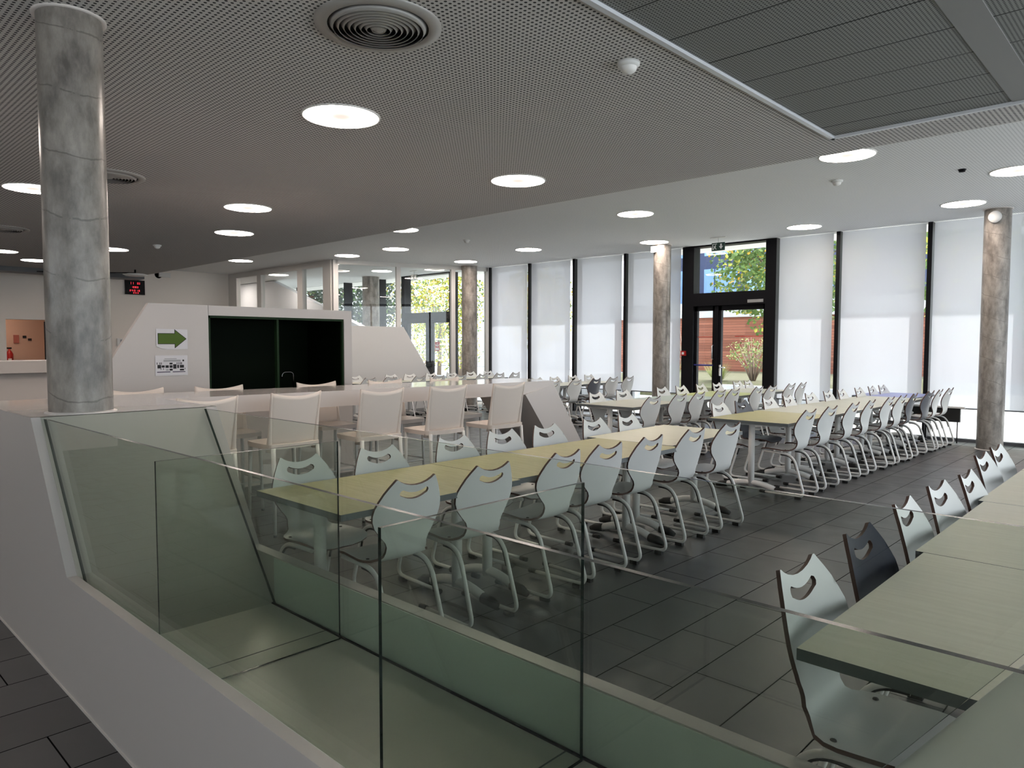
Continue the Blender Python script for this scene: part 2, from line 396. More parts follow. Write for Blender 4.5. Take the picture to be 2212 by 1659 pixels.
# ------------------------------------------------------------------ facade
MX = [-29.3, -26.4, -23.4, -20.4, -18.55, -17.34, -15.1, -13.62, -12.21, -10.78, -9.32]
MX2 = [-4.74, -3.28, -1.82, -0.36, 1.10, 2.56, 3.95]
def window(n, x0, x1, z0=0.0, z1=H2, head=0.0):
    o = struct(MB().box((x0 + .03, YF + .14, z0 + .05), (x1 - .03, YF + .155, z1)).build('window_%d' % n, M['glass']))
    MB().box((x1 - .035, YF - .03, z0), (x1 + .035, YF + .26, z1)).build('mullion', M['black'], o)
    MB().box((x0, YF + .08, z0), (x1, YF + .2, z0 + .05)).build('bottom_rail', M['greymetal'], o)
    return o
n = 1
for a, b in zip(MX[:-1], MX[1:]):
    if a == -17.34: continue
    window(n, a, b); n += 1
window(n, -9.32, -7.84); n += 1
for a, b in zip([-5.86] + MX2[:-1], MX2): window(n, a, b); n += 1
# blinds: x0, x1
BL = [(-13.55, -12.28), (-12.15, -10.90), (-10.69, -9.42), (-9.25, -7.93), (-5.82, -4.83), (-4.68, -3.345), (-3.22, -1.87), (-1.76, -0.42)]
BW = ['beside the white partition post', 'second from the white partition post', 'two bays before the thin middle column', 'behind the concrete column next to the glass door',
      'directly right of the glass entrance door', 'second bay past the glass door', 'behind the big concrete column at far right',
      'just past the column at the picture edge']
for (x0, x1), ws in zip(BL, BW):
    t = thing('roller_blind', 'white translucent roller blind ' + ws, 'blind', (x0, YF, 0.55), 0, 'roller blinds along the glass front')
    g = MB(); W_ = x1 - x0; nn = 8
    for i in range(nn):
        ya = 0.004 * sin(i * 2.1 + x0); yb = 0.004 * sin((i + 1) * 2.1 + x0)
        g.poly([(W_ * i / nn, ya, 0), (W_ * (i + 1) / nn, yb, 0), (W_ * (i + 1) / nn, yb * .3, H2 - .55 - .01), (W_ * i / nn, ya * .3, H2 - .55 - .01)], 0, True)
    g.build('fabric', M['blind'], t)
    MB().tube([(0, 0, 0), (W_, 0, 0)], 0.011, 8).build('bottom_bar', M['greymetal'], t)

# entrance door (double, unequal leaves, top light)
def door_unit(n, X0, X1, xs, ztr, right_leaf=True, red=True):
    o = struct(MB().box((X0, YF - .05, 0), (xs[0], YF + .2, H2)).build('door_%d' % n, M['black']))
    f = MB().box((xs[3], YF - .05, 0), (X1, YF + .2, H2)); f.box((xs[0], YF - .05, ztr[0]), (xs[3], YF + .2, ztr[1])); f.box((xs[0], YF + .0, 0), (xs[3], YF + .16, .06))
    f.box((xs[0], YF - .05, H2 - .03), (xs[3], YF + .2, H2)); f.build('door_frame', M['black'], o)
    for a, b in ((xs[0], xs[1]), (xs[2], xs[3])):
        q = MB(); st = .055
        q.box((a, YF + .02, .06), (a + st, YF + .1, ztr[0])); q.box((b - st, YF + .02, .06), (b, YF + .1, ztr[0]))
        q.box((a, YF + .02, ztr[0] - .10), (b, YF + .1, ztr[0])); q.box((a, YF + .02, .06), (b, YF + .1, .22))
        lf = q.build('door_leaf', M['black'], o)
        MB().box((a + st, YF + .055, .22), (b - st, YF + .065, ztr[0] - .10)).build('pane', M['glass'], lf)
    MB().box((xs[0], YF + .07, ztr[1]), (xs[3], YF + .08, H2 - .03)).build('top_light', M['glass'], o)
    m_ = MB().box((xs[1], YF, .06), (xs[2], YF + .12, ztr[0])); m_.build('centre_stile', M['black'], o)
    return o
dr = door_unit(2, -7.84, -5.86, (-7.60, -7.14, -7.06, -6.07), (2.37, 2.63))
hd = MB().tube([(-7.02, YF + .02, 1.12), (-7.02, YF - .05, 1.12), (-6.88, YF - .05, 1.12)], .011, 8); hd.tube([(-7.02, YF + .01, 1.0), (-7.02, YF - .01, 1.0)], .012, 8); hd.box((-7.035, YF - .005, .95), (-7.005, YF + .02, 1.17)); hd.build('lever_handle', M['chrome'], dr)
MB().tube([(-7.17, YF + .02, 1.57), (-7.17, YF - .04, 1.55), (-7.17, YF - .04, 1.30), (-7.17, YF + .02, 1.28)], .012, 8).build('pull_handle', M['alu'], dr)
MB().box((-6.42, YF - .06, 2.40), (-6.10, YF + .02, 2.46)).build('door_closer', M['alu'], dr)
MB().box((-6.70, YF - .03, 2.475), (-6.20, YF - .01, 2.495)).build('closer_arm', M['alu'], dr)
MB().box((-7.54, YF + .05, 1.73), (-7.20, YF + .054, 1.745)).build('red_line', M['red'], dr)
MB().box((-6.72, YF + .05, 1.74), (-6.13, YF + .054, 1.755)).build('red_line', M['red'], dr)
MB().tube([(-7.58, YF - .02, 1.16), (-7.16, YF - .02, 1.16)], .016, 8).build('push_bar', M['blue'], dr)
al = thing('fire_alarm_button', 'small red fire alarm call point on the black frame of the glass entrance door', 'alarm button', (-7.80, YF - .05, 1.40))
MB().box((-.05, -.05, -.05), (.05, 0, .05)).build('case', M['red'], al); MB().box((-.025, -.055, -.025), (.025, -.05, .025)).build('push_plate', M['signw'], al)
# west door in the lobby
dw = door_unit(3, -17.34, -15.1, (-17.2, -16.25, -16.05, -15.2), (2.30, 2.50))
sg = thing('no_entry_notice', 'red and white notice stuck to the lobby glass door beyond the partition', 'sign', (-15.83, YF + .05, 1.52))
MB().box((-.10, 0, -.13), (.10, .004, .13)).build('backing', M['red'], sg)
a = MB().box((-.07, -.003, -.10), (.07, 0, -.04)); a.poly([(-.07, -.002, .03), (0, -.002, .0), (.07, -.002, .03), (.07, -.002, .06), (0, -.002, .03), (-.07, -.002, .06)]); a.poly([(-.03, -.002, .06), (.03, -.002, .06), (0, -.002, .10)]); a.build('white_marks', M['signw'], sg)

def exit_sign(x, y, ceil, label):
    t = thing('exit_sign', label, 'sign', (x, y, ceil))
    b = MB().box((-.13, -.012, -.25), (.13, .012, -.10)); b.build('sign_plate', M['signg'], t)
    MB().tube([(0, 0, -.10), (0, 0, 0)], .008, 6).build('hanger', M['white'], t); MB().box((-.16, -.03, -.012), (.16, .03, 0)).build('mounting_plate', M['white'], t)
    y0 = -.014; g = MB()
    g.poly([(.045, y0, -.125), (.08, y0, -.125), (.08, y0, -.17), (.105, y0, -.17), (.0625, y0, -.225), (.02, y0, -.17), (.045, y0, -.17)]); g.build('down_arrow', M['signw'], t)
    g = MB().box((-.115, y0, -.23), (-.10, y0 + .002, -.12)); g.box((-.115, y0, -.13), (-.02, y0 + .002, -.12))
    g.poly([(-.06, y0, -.15), (-.045, y0, -.15), (-.045, y0, -.135), (-.06, y0, -.135)])
    g.poly([(-.085, y0, -.165), (-.04, y0, -.155), (-.05, y0, -.195), (-.025, y0, -.225), (-.04, y0, -.228), (-.07, y0, -.195), (-.085, y0, -.228), (-.098, y0, -.222), (-.078, y0, -.19)])
    g.build('running_figure', M['signw'], t)
    return t
exit_sign(-6.64, 12.6, H2, 'green and white hanging exit sign above the glass entrance door')
exit_sign(-15.73, 12.6, H2, 'small exit sign hanging in the lobby behind the white partition')

# canopy outside
struct(MB().box((-29.5, YF + .2, H2), (XR, 14.55, H2 + .25)).build('trim_3', M['plaster']))

# ------------------------------------------------------------------ columns
def column(x, y, r, z0, z1, label, extra=None):
    t = thing('concrete_column', label, 'column', (x, y, z0))
    h_ = z1 - z0; MB().lathe([(r, 0), (r, h_)], seg=48).build('shaft', M['conc'], t)
    MB().lathe([(r + .018, 0), (r + .018, .006), (r, .010)], seg=48).build('base_joint', M['sill'], t)
    MB().lathe([(r, h_ - .008), (r + .02, h_ - .008), (r + .02, h_)], seg=48).build('top_joint', M['sill'], t)
    return t
column(-4.29, 1.185, .150, 1.22, H1, 'thick grey concrete column standing on the white parapet')
column(-2.25, 12.86, .175, 0, H2, 'grey concrete column before the blinds at the far right')
column(-7.98, 12.80, .175, 0, H2, 'slim-looking concrete column left of the glass entrance door')
column(-13.72, 12.80, .2, 0, H2, 'concrete column seen through the white glazed partition, nearest the blinds')
column(-18.05, 12.80, .25, 0, H2, 'concrete column deep in the lobby behind the partition')
t = thing('wall_speaker', 'round white loudspeaker at the top of the far right column', 'speaker', (-2.26, 12.67, 3.46))
MB().lathe([(0, -.03), (.045, -.03), (.085, 0), (.085, .05), (0, .05)], seg=24).build('housing', M['white'], t).rotation_euler = (radians(90), 0, radians(20))
MB().lathe([(0, -.034), (.04, -.034), (.04, -.02)], seg=20).build('speaker_cone', M['ventm'], t).rotation_euler = (radians(90), 0, radians(20))
tag(MB().box((-.05, -.03, -.06), (.05, .03, .06)).build('junction_box', M['white'], None, (-8.06, 12.61, 3.5)), 'small white box fixed at the top of the column by the door', 'junction box')

# ------------------------------------------------------------------ white glazed partition
A = Vector((-15.05, 9.65)); B = Vector((-13.70, 13.42)); D = B - A; ang = math.atan2(D.y, D.x); Ln = D.length
pt = thing('glazed_partition', 'white framed glass partition running to the blinds in front of the lobby', 'partition', (A.x, A.y, 0), ang)
fr = MB()
for u in (0.0, 1.0): fr.box((u * Ln - .06, -.06, 0), (u * Ln + .06, .06, H2))
fr.box((0, -.06, H2 - .10), (Ln, .06, H2)); fr.box((0, -.06, 0), (Ln, .06, .06)); fr.build('outer_frame', M['frame'], pt)
for u in (0.39, 0.755): MB().box((u * Ln - .055, -.05, .06), (u * Ln + .055, .05, H2 - .10)).build('post', M['frame'], pt)
for a, b in ((0.015, .378), (.404, .743), (.767, .985)): MB().box((a * Ln, -.008, .06), (b * Ln, .008, H2 - .10)).build('pane', M['glass'], pt)
p2 = thing('glazed_partition', 'white framed window band above and behind the kitchenette unit', 'partition', (XL, 9.62, 0))
L2 = -15.05 - XL - .06; g = MB(); g.box((0, -.06, H2 - .14), (L2, .06, H2)); g.box((0, -.06, 1.7), (L2, .06, 1.85)); g.box((0, -.06, 0), (L2, .04, 1.7))
for a, b in ((.0, .5), (1.72, 1.95), (3.85, 4.1), (5.05, L2)): g.box((a, -.06, 1.85), (b, .06, H2 - .14))
g.build('outer_frame', M['frame'], p2)
for a, b in ((.5, 1.72), (1.95, 3.85), (4.1, 5.05)): MB().box((a, -.008, 1.85), (b, .008, H2 - .14)).build('pane', M['glass'], p2)
# sloping white stair flank in the lobby
tag(MB().prism([(-25, 0), (-25, 3.58), (-21.35, 3.58), (-16.2, 1.95), (-16.2, 0)], 1, 11.4, 11.6).build('stair_flank', M['bwhite']), 'white sloping stair side wall seen through the band of windows', 'stair wall')
tag(MB().prism([(8.6, 0), (8.6, 2.0), (10.82, 2.0), (12.25, 0)], 0, -14.05, -13.93).build('screen_panel', M['screen']), 'white screen panel with a slanting end standing beside the farthest tables', 'screen panel')

# ------------------------------------------------------------------ wall devices
WX = XL
t = thing('digital_clock', 'black square wall clock with red glowing digits', 'clock', (WX, 7.0, 3.08))
MB().box((0, -.24, -.19), (.06, .24, .19)).build('case', M['black'], t)
def seg_digit(g, y, z, w, h, segs):
    tt = w * .22; x0, x1 = .0605, .063
    if 'a' in segs: g.box((x0, y, z + h - tt), (x1, y + w, z + h))
    if 'g' in segs: g.box((x0, y, z + h / 2 - tt / 2), (x1, y + w, z + h / 2 + tt / 2))
    if 'd' in segs: g.box((x0, y, z), (x1, y + w, z + tt))
    if 'f' in segs: g.box((x0, y, z + h / 2), (x1, y + tt, z + h))
    if 'e' in segs: g.box((x0, y, z), (x1, y + tt, z + h / 2))
    if 'b' in segs: g.box((x0, y + w - tt, z + h / 2), (x1, y + w, z + h))
    if 'c' in segs: g.box((x0, y + w - tt, z), (x1, y + w, z + h / 2))
DG = {'1': 'bc', '0': 'abcdef', '5': 'acdfg', '2': 'abdeg', '8': 'abcdefg', '4': 'bcfg', '3': 'abcdg', '7': 'abc'}
def digit(*a):
    g = MB(); seg_digit(g, *a); g.build('digit', M['led'], t)
for k, ch in enumerate('11'): digit(-.13 + k * .06, .075, .03, .06, DG[ch])
for k, ch in enumerate('03'): digit(.05 + k * .04, .08, .028, .05, DG[ch])
for k, ch in enumerate('1083'): digit(-.09 + k * .045, -.02, .028, .045, DG[ch])
for k, ch in enumerate('24018'): digit(-.14 + k * .055, -.11, .03, .045, DG[ch])
for k, ch in enumerate('253'): digit(-.05 + k * .05, -.165, .026, .035, DG[ch])
t = thing('wall_sockets', 'pair of small dark sockets on the wall right of the thick column', 'sockets', (WX, 6.30, 1.68))
for y in (-.06, .06): MB().box((0, y - .045, -.045), (.015, y + .045, .045)).build('socket', M['ink'], t)
t = thing('wall_thermostat', 'little white control box on the wall beside the kitchenette slope', 'control box', (WX, 6.62, 1.63))
MB().box((0, -.09, -.10), (.05, .09, .10)).build('case', M['white'], t); MB().box((.05, -.02, -.01), (.055, .07, .07)).build('display', M['greyink'], t)
t = thing('round_wall_speaker', 'round white speaker near the wall top above the kitchenette', 'speaker', (WX, 7.62, 3.46))
MB().lathe([(0, 0), (.10, 0), (.13, .05), (.13, .12), (0, .12)], seg=20).build('housing', M['white'], t).rotation_euler = (0, radians(-90), 0)
MB().box((0, .0, -.06), (.05, .30, .06)).build('bracket', M['white'], t)
t = thing('ceiling_projector_arm', 'flat white device on a thin black arm under the ceiling right of the thick column', 'projector arm', (-17.5, 6.0, H1))
MB().lathe([(0, -.14), (.20, -.14), (.26, -.11), (.18, -.09), (0, -.09)], seg=20).build('device', M['white'], t)
MB().tube([(0, 0, -.09), (0, 0, 0)], .02, 6).build('hanger', M['black'], t)
MB().tube([(0, 0, -.07), (-.5, -1.0, -.10), (-.9, -1.7, -.10)], .012, 6).build('arm', M['black'], t)

# fire extinguisher in hall
t = thing('fire_extinguisher', 'red fire extinguisher hanging on the hall wall seen through the opening', 'fire extinguisher', (-22.70, 4.62, .95))
MB().lathe([(0, 0), (.085, .005), (.085, .36), (.05, .44), (.025, .46), (.025, .50), (0, .50)], seg=18).build('cylinder', M['red'], t)
MB().box((-.02, -.06, .50), (.02, .05, .54)).build('valve', M['black'], t); MB().box((.082, -.05, .1), (.088, .03, .25)).build('label_plate', M['signw'], t)
tag(MB().box((-22.8, 4.74, 1.60), (-22.77, 4.86, 1.82)).build('extinguisher_sign', mat('faded_red', (.45, .16, .13), .6)), 'small faded red sign plate above the extinguisher', 'sign')
t = thing('wall_sockets', 'two tiny dark switches on the warm hall wall beside the extinguisher', 'switches', (-22.8, 5.05, 1.75))
for y, z in ((-.06, .02), (.06, -.05)): MB().box((0, y - .04, z - .03), (.02, y + .04, z + .03)).build('switch', M['ink'], t)

# ------------------------------------------------------------------ reception counter far left
t = thing('reception_counter', 'low white reception counter with overhanging top behind the thick column', 'counter', (-12, 0, 0))
MB().box((-.8, -2.0, 1.17), (0, 3.3, 1.34)).build('counter_top', M['solid'], t)
MB().box((-.7, -1.9, 0), (-.12, 3.2, 1.17)).build('front_panel', M['solid'], t)

# ------------------------------------------------------------------ kitchenette unit
t = thing('kitchenette_unit', 'big white kitchenette block with a dark open recess and one slanting end', 'kitchen unit', (-7.6, 0, 0))
out = [(1.48, 0), (2.72, 1.99), (3.32, 1.99)]
MB().prism([(1.48, 0), (3.318, 0), (3.318, 1.99), (2.72, 1.99)], 0, -.06, 0).build('slanted_end', M['kit'], t)
b = MB(); b.box((-.9, 3.25, 0), (-.07, 3.318, 1.99)); b.box((-.9, 3.322, 1.885), (0, 5.10, 1.99)); b.box((-.9, 4.99, 0), (0, 5.10, 1.885)); b.box((-.9, 3.322, 0), (0, 4.99, .92)); b.box((-.9, 3.322, .92), (-.86, 4.99, 1.885)); b.build('carcass', M['kit'], t)
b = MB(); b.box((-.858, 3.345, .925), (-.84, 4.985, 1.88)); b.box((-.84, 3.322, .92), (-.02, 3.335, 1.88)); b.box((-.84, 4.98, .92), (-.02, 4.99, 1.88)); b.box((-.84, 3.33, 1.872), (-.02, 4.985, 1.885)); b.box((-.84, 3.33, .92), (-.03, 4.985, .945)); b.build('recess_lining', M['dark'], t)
b = MB(); b.box((-.05, 3.322, .93), (-.015, 3.345, 1.88)); b.box((-.05, 3.322, 1.86), (-.015, 4.99, 1.885)); b.box((-.05, 4.97, .93), (-.015, 4.99, 1.86)); b.box((-.10, 4.12, .945), (-.04, 4.145, 1.86)); b.build('green_trim', M['darktrim'], t)
MB().box((0, 1.5, 0), (.01, 5.10, .07)).build('plinth', M['sill'], t)
for y in (3.5, 3.75, 4.3): MB().box((-.5, y, .945), (-.35, y + .12, 1.03)).build('blue_crate', M['blue'], t)
MB().tube(fillet([(-.45, 4.55, .945), (-.45, 4.55, 1.24), (-.45, 4.40, 1.24), (-.45, 4.40, 1.17)], .05), .010, 8).build('tap', mat('dark_chrome', (.12, .12, .12), .15, metal=1), t)
# notices on the unit
XN = -7.6 + .004
t = thing('arrow_notice', 'white sheet with a big green arrow pointing right', 'notice', (XN, 2.94, 1.63))
MB().prism([(-.155, -.07), (-.155, .105), (.155, .10), (.155, -.10), (-.05, -.105), (-.12, -.09)], 0, 0, .002).build('sheet', M['paper'], t)
def arrow(s_): return [(-.135 - s_, -.045 - s_), (-.135 - s_, .055 + s_), (.03 - s_, .055 + s_), (.03 - s_, .09 + 2.2 * s_), (.135 + 1.6 * s_, .005), (.03 - s_, -.08 - 2.2 * s_), (.03 - s_, -.045 - s_)]
MB().prism(arrow(.006), 0, .002, .003).build('arrow_outline', M['ink'], t)
MB().prism(arrow(0), 0, .003, .004).build('arrow_fill', M['green'], t)
t = thing('diagram_notice', 'white sheet printed with a row of dark boxes below the green arrow notice', 'notice', (XN, 2.93, 1.365))
MB().box((0, -.16, -.105), (.002, .16, .10)).build('sheet', M['paper'], t)
g = MB()
for y0, z0, y1, z1 in [(-.140, -.03, -.105, .005), (-.100, -.022, -.07, -.0), (-.062, -.026, -.03, .0), (-.022, -.026, .008, .0), (-.022, .008, .008, .026), (-.022, -.055, .008, -.035), (.014, -.036, .046, .010), (.054, -.03, .072, .003), (.080, -.028, .122, .002), (.080, -.056, .122, -.038), (.108, .038, .124, .056)]:
    g.box((.002, y0, z0), (.003, y1, z1))
for y in (-.146, -.12, -.105, .05, .068, .085, .095): g.box((.002, y, .008), (.003, y + .006, .03))
for y in (-.11, -.085, .13): g.box((.002, y, -.045), (.003, y + .005, -.028))
g.build('boxes', M['ink'], t)
g = MB().box((.002, -.08, .036), (.003, .09, .056)); g.box((.002, -.07, .062), (.003, .05, .070)); g.box((.002, -.058, -.055), (.003, -.03, -.040)); g.build('text_lines', M['greyink'], t)
g = MB().box((.002, -.145, -.072), (.003, -.015, -.064)); g.box((.002, .008, -.072), (.003, .135, -.064)); g.build('footer_bars', M['navyink'], t)

# ------------------------------------------------------------------ bar counter
ZB = 1.15
t = thing('bar_counter', 'long glossy white bar counter ending in a slanted leg, stools on both sides', 'counter', (0, 0, 0))
def fx(y): return -5.88 + (y - 2.2) * .072
def bx_(y): return -6.62 + (y - 2.2) * .055
b = MB()
T = [(fx(1.84), 1.84), (fx(6.56), 6.56), (bx_(6.75), 6.75), (bx_(1.84), 1.84)]
b.poly([(x, y, ZB) for x, y in T]); b.build('bar_top', M['soliddk'], t)
b = MB(); e = .001
b.poly([(x, y, ZB - .145) for x, y in T][::-1])
for k in range(4):
    p, q = T[k], T[(k + 1) % 4]; b.poly([(p[0], p[1], ZB - .145), (q[0], q[1], ZB - .145), (q[0], q[1], ZB), (p[0], p[1], ZB)])
b.build('apron', M['solid'], t)
b = MB(); xf, xk = fx(6.5) - .001, bx_(6.5) + .001
b.prism([(6.07, ZB - .145), (6.57, ZB - .145 + .1), (7.38, 0), (6.86, 0)], 0, xk, xf); b.build('slanted_leg', M['solid'], t)

# ------------------------------------------------------------------ parapet with planting trough and glass
ZT, ZS, ZF = 1.22, .545, .27
XA, XB_, XC = -4.12, -3.60, -3.35         # left end: top, sill, bottom
XA2, XB2, XC2 = -.02, -.50, -.72
Y0, Y1, Y2, Y3 = .915, .955, 1.775, 1.835
t = thing('white_parapet', 'low white folded parapet wall with a sunken glazed trough in front of the tables', 'parapet', (0, 0, 0))
XE, XEr = -6.55, 2.5
out = [(XE, 0), (XEr, 0), (XEr, ZT), (XA2, ZT), (XB2, ZS), (XB_, ZS), (XA, ZT), (-5.0, ZT), (-5.86, ZB), (XE, ZB)]
MB().prism(out, 1, Y0, Y1).build('near_wall', M['solid'], t)
out2 = [(XE, 0), (XEr, 0), (XEr, ZT), (XA2, ZT), (XB2, ZS - .04), (XB_ - .03, ZS - .04), (XA, ZT), (-5.0, ZT), (-5.86, ZB), (XE, ZB)]
MB().prism(out2, 1, Y2, Y3).build('far_wall', M['solid'], t)
b = MB()
b.prism([(XE, 0), (XC, 0), (XC, ZF), (XA, ZT - .002), (-5.0, ZT - .002), (-5.86, ZB - .002), (XE, ZB - .002)], 1, Y1, Y2); b.build('end_block', M['slope'], t)
b = MB(); b.prism([(XEr, 0), (XEr, ZT - .002), (XA2, ZT - .002), (XC2, ZF), (XC2, 0)], 1, Y1, Y2); b.build('end_block', M['trough_lit'], t)  # right end takes the paler copy so it looks brighter
b = MB(); q = .001
for (xa_, za_), (xb_, zb_) in (((XA, ZT), (-5.0, ZT)), ((-5.0, ZT), (-5.86, ZB)), ((-5.86, ZB), (XE, ZB))): b.poly([(xa_, Y0, za_ + q), (xa_, Y3, za_ + q), (xb_, Y3, zb_ + q), (xb_, Y0, zb_ + q)])
b.build('counter_top', M['soliddk'], t)
MB().box((XC, Y1, ZF - .05), (XC2, Y2, ZF)).build('trough_floor', M['trough'], t)
b = MB(); b.box((XC, Y2 - .006, ZF), (XC2, Y2 - .001, ZS - .045)); b.box((XC, Y1 + .001, ZF), (XC2, Y1 + .006, ZS - .005)); b.build('trough_lit_face', M['trough_lit'], t)  # thin sheets carrying the painted brighter tone over the white walls
for x in (-2.85, -1.43): MB().box((x - .003, Y1 + .02, ZF), (x + .003, Y2 - .02, ZF + .001)).build('floor_joint', M['edge'], t)
MB().box((XC, Y2 - .022, ZF), (XC2, Y2 - .012, ZF + .006)).build('seal_line', M['ink'], t)
# low trim strip along the base
struct(MB().box((XE, Y0 - .004, 0), (XEr, Y0, .012)).build('trim_4', M['sill']))

def pane(name, poly, ax, a, b_, parent, label=None):
    """glass sheet as prism with green polished edges"""
    g = MB(); g.prism(poly, ax, a, b_); g.m = [0, 0] + [1] * (len(g.f) - 2)
    o = g.build(name, [M['tint'], M['tedge']], parent)
    return o
gz = 1.212
gt = thing('glass_balustrade', 'greenish glass balustrade pane on the near side of the white trough', 'glass panel', (0, .965, 0))
pane('pane', [(XA + .02, gz), (XC + .02, ZF + .002), (XC2 - .02, ZF + .002), (XA2 - .02, gz)], 1, 0, .012, gt)
gt = thing('glass_balustrade', 'greenish glass balustrade pane on the table side of the white trough', 'glass panel', (0, 1.755, 0))
pane('pane', [(XA + .02, gz), (XC + .02, ZF + .002), (XC2 - .02, ZF + .002), (XA2 - .02, gz)], 1, 0, .012, gt)
for x, ws in ((-2.72, 'nearer the thick column'), (-1.36, 'in the middle of the trough')):
    gt = thing('glass_divider', 'upright glass divider crossing the trough, ' + ws, 'glass panel', (x, 0, 0), 0)
    pane('pane', [(.982, ZF + .002), (1.745, ZF + .002), (1.745, 1.156), (.982, 1.156)], 0, -.006, .006, gt)

# ------------------------------------------------------------------ ceiling lights, vents, sensors
def lamp_proto(r=.285):
    t = bpy.data.objects.new('ceiling_light', None); COL.objects.link(t)
    g = MB(); g.disc((0, 0, -.004), r - .012, 40, 0, True); g.build('lamp_diffuser', M['lamp'], t)
    MB().lathe([(r - .013, -.003), (r - .012, -.009), (r, -.008), (r + .002, 0)], seg=40).build('rim', M['rim'], t)
    return t
lp = lamp_proto()
LN = [(-4.65, 3.05, 'largest round ceiling light, below and left of the big round vent'), (-5.13, 5.47, 'round ceiling light on the low ceiling in the middle of the room'),
      (-8.56, 4.26, 'upper one of the two round lights right of the thick column'), (-10.62, 5.06, 'lower one of the two stacked round lights right of the thick column'),
      (-9.20, 2.14, 'round light half hidden by the left side of the thick column'), (-17.0, 3.98, 'small round light low left of the thick column'),
      (-14.03, 4.42, 'small light just peeking out right of the thick column'), (-15.76, 3.12, 'round light cut by the left picture edge')]
LH = [(-16.88, 8.19, 'round light above the green arrow notice, near the windows band'), (-2.80, 8.12, 'large round light just beyond the ceiling step'),
      (-2.53, 12.02, 'round light above the far right column'), (-1.60, 10.18, 'round light cut by the right picture edge'), (-6.40, 9.48, 'round light beyond the ceiling step in the middle'),
      (-4.99, 12.50, 'round light right of the exit sign by the blinds'), (-7.87, 12.32, 'round light above the slim column by the door'), (-10.43, 11.45, 'round light over the blinds near the white partition'),
      (-12.43, 9.46, 'right one of the pair of small round lights above the kitchenette'), (-14.14, 9.39, 'left one of the pair of small round lights above the kitchenette'),
      (-13.05, 12.05, 'round light near the end post of the white partition'), (-10.24, 7.95, 'round light mostly hidden by the ceiling step'),
      (-16.4, 12.0, 'round light in the lobby behind the partition glass'),
      (-19.5, 10.6, 'added round light brightening the lobby behind the band of windows, nearer one'), (-23.0, 10.6, 'added round light brightening the lobby behind the band of windows, farther one')]  # last two lamps added to brighten the lobby
LB_ADDED = [(-7.0, .6, 'a'), (-11, -1.2, 'f')]  # lamps added out of view to raise the room's brightness
first = True
for L_, z in ((LN + [(x, y, 'added round ceiling light out of view that brightens the room') for x, y, q in LB_ADDED if q != 'c'], H1), (LH, H2)):
    for x, y, lab in L_:
        o = lp if first else copy_tree(lp); first = False
        o.location = (x, y, z); tag(o, lab, 'ceiling light', 'round recessed ceiling lights')
def vent_proto(R=.33):
    t = bpy.data.objects.new('ceiling_vent', None); COL.objects.link(t)
    MB().lathe([(R * .80, -.012), (R * .84, -.018), (R, -.012), (R + .003, 0)], seg=48).build('outer_ring', M['ventm'], t)
    g = MB(); g.disc((0, 0, -.002), R * .82, 40, 0, True); g.build('backing', M['holesd'], t)
    for k in range(8):
        r = R * (.77 - k * .088); MB().lathe([(r - .020, -.030), (r, -.003), (r + .002, -.004), (r - .017, -.031), (r - .020, -.030)], seg=40).build('louvre_ring', M['ventm'], t)
    MB().lathe([(0, -.03), (R * .08, -.03), (R * .11, -.02)], seg=24).build('centre_cone', M['ventm'], t)
    return t
vp = vent_proto()
for k, (x, y, lab) in enumerate([(-3.20, 2.335, 'large round ceiling vent with concentric rings near the top edge'), (-7.95, 2.50, 'round ceiling vent half hidden behind the thick column'), (-12.66, 2.55, 'far round vent at the left picture edge')]):
    o = vp if k == 0 else copy_tree(vp)
    o.location = (x, y, H1); tag(o, lab, 'vent', 'round ceiling vents')
def sensor(x, y, z, lab, s=1.0):
    t = thing('motion_sensor', lab, 'sensor', (x, y, z), 0, 'ceiling motion sensors')
    MB().lathe([(0, 0), (.062 * s, 0), (.06 * s, -.018 * s), (.045 * s, -.026 * s)], seg=28).build('base', M['white'], t)
    MB().lathe([(.046 * s, -.022 * s), (.042 * s, -.042 * s), (.028 * s, -.056 * s), (.0, -.062 * s)], seg=28).build('dome', M['rim'], t)
sensor(-2.53, 3.66, H1, 'white dome sensor beside the metal ceiling panel', 1.1)
sensor(-12.86, 4.77, H1, 'tiny white dome sensor right of the thick column', 1.1)
sensor(-3.31, 9.27, H2, 'white dome sensor beyond the ceiling step on the right', 1.1)
sensor(-10.34, 9.57, H2, 'tiny dome sensor above the far tables in the middle', 1.1)
tag(MB().lathe([(0, -.03), (.03, -.03), (.045, 0)], seg=16).build('ceiling_spot', M['black'], None, (-2.06, 9.68, H2)), 'tiny black spot fitting in the high ceiling on the right', 'spot fitting')

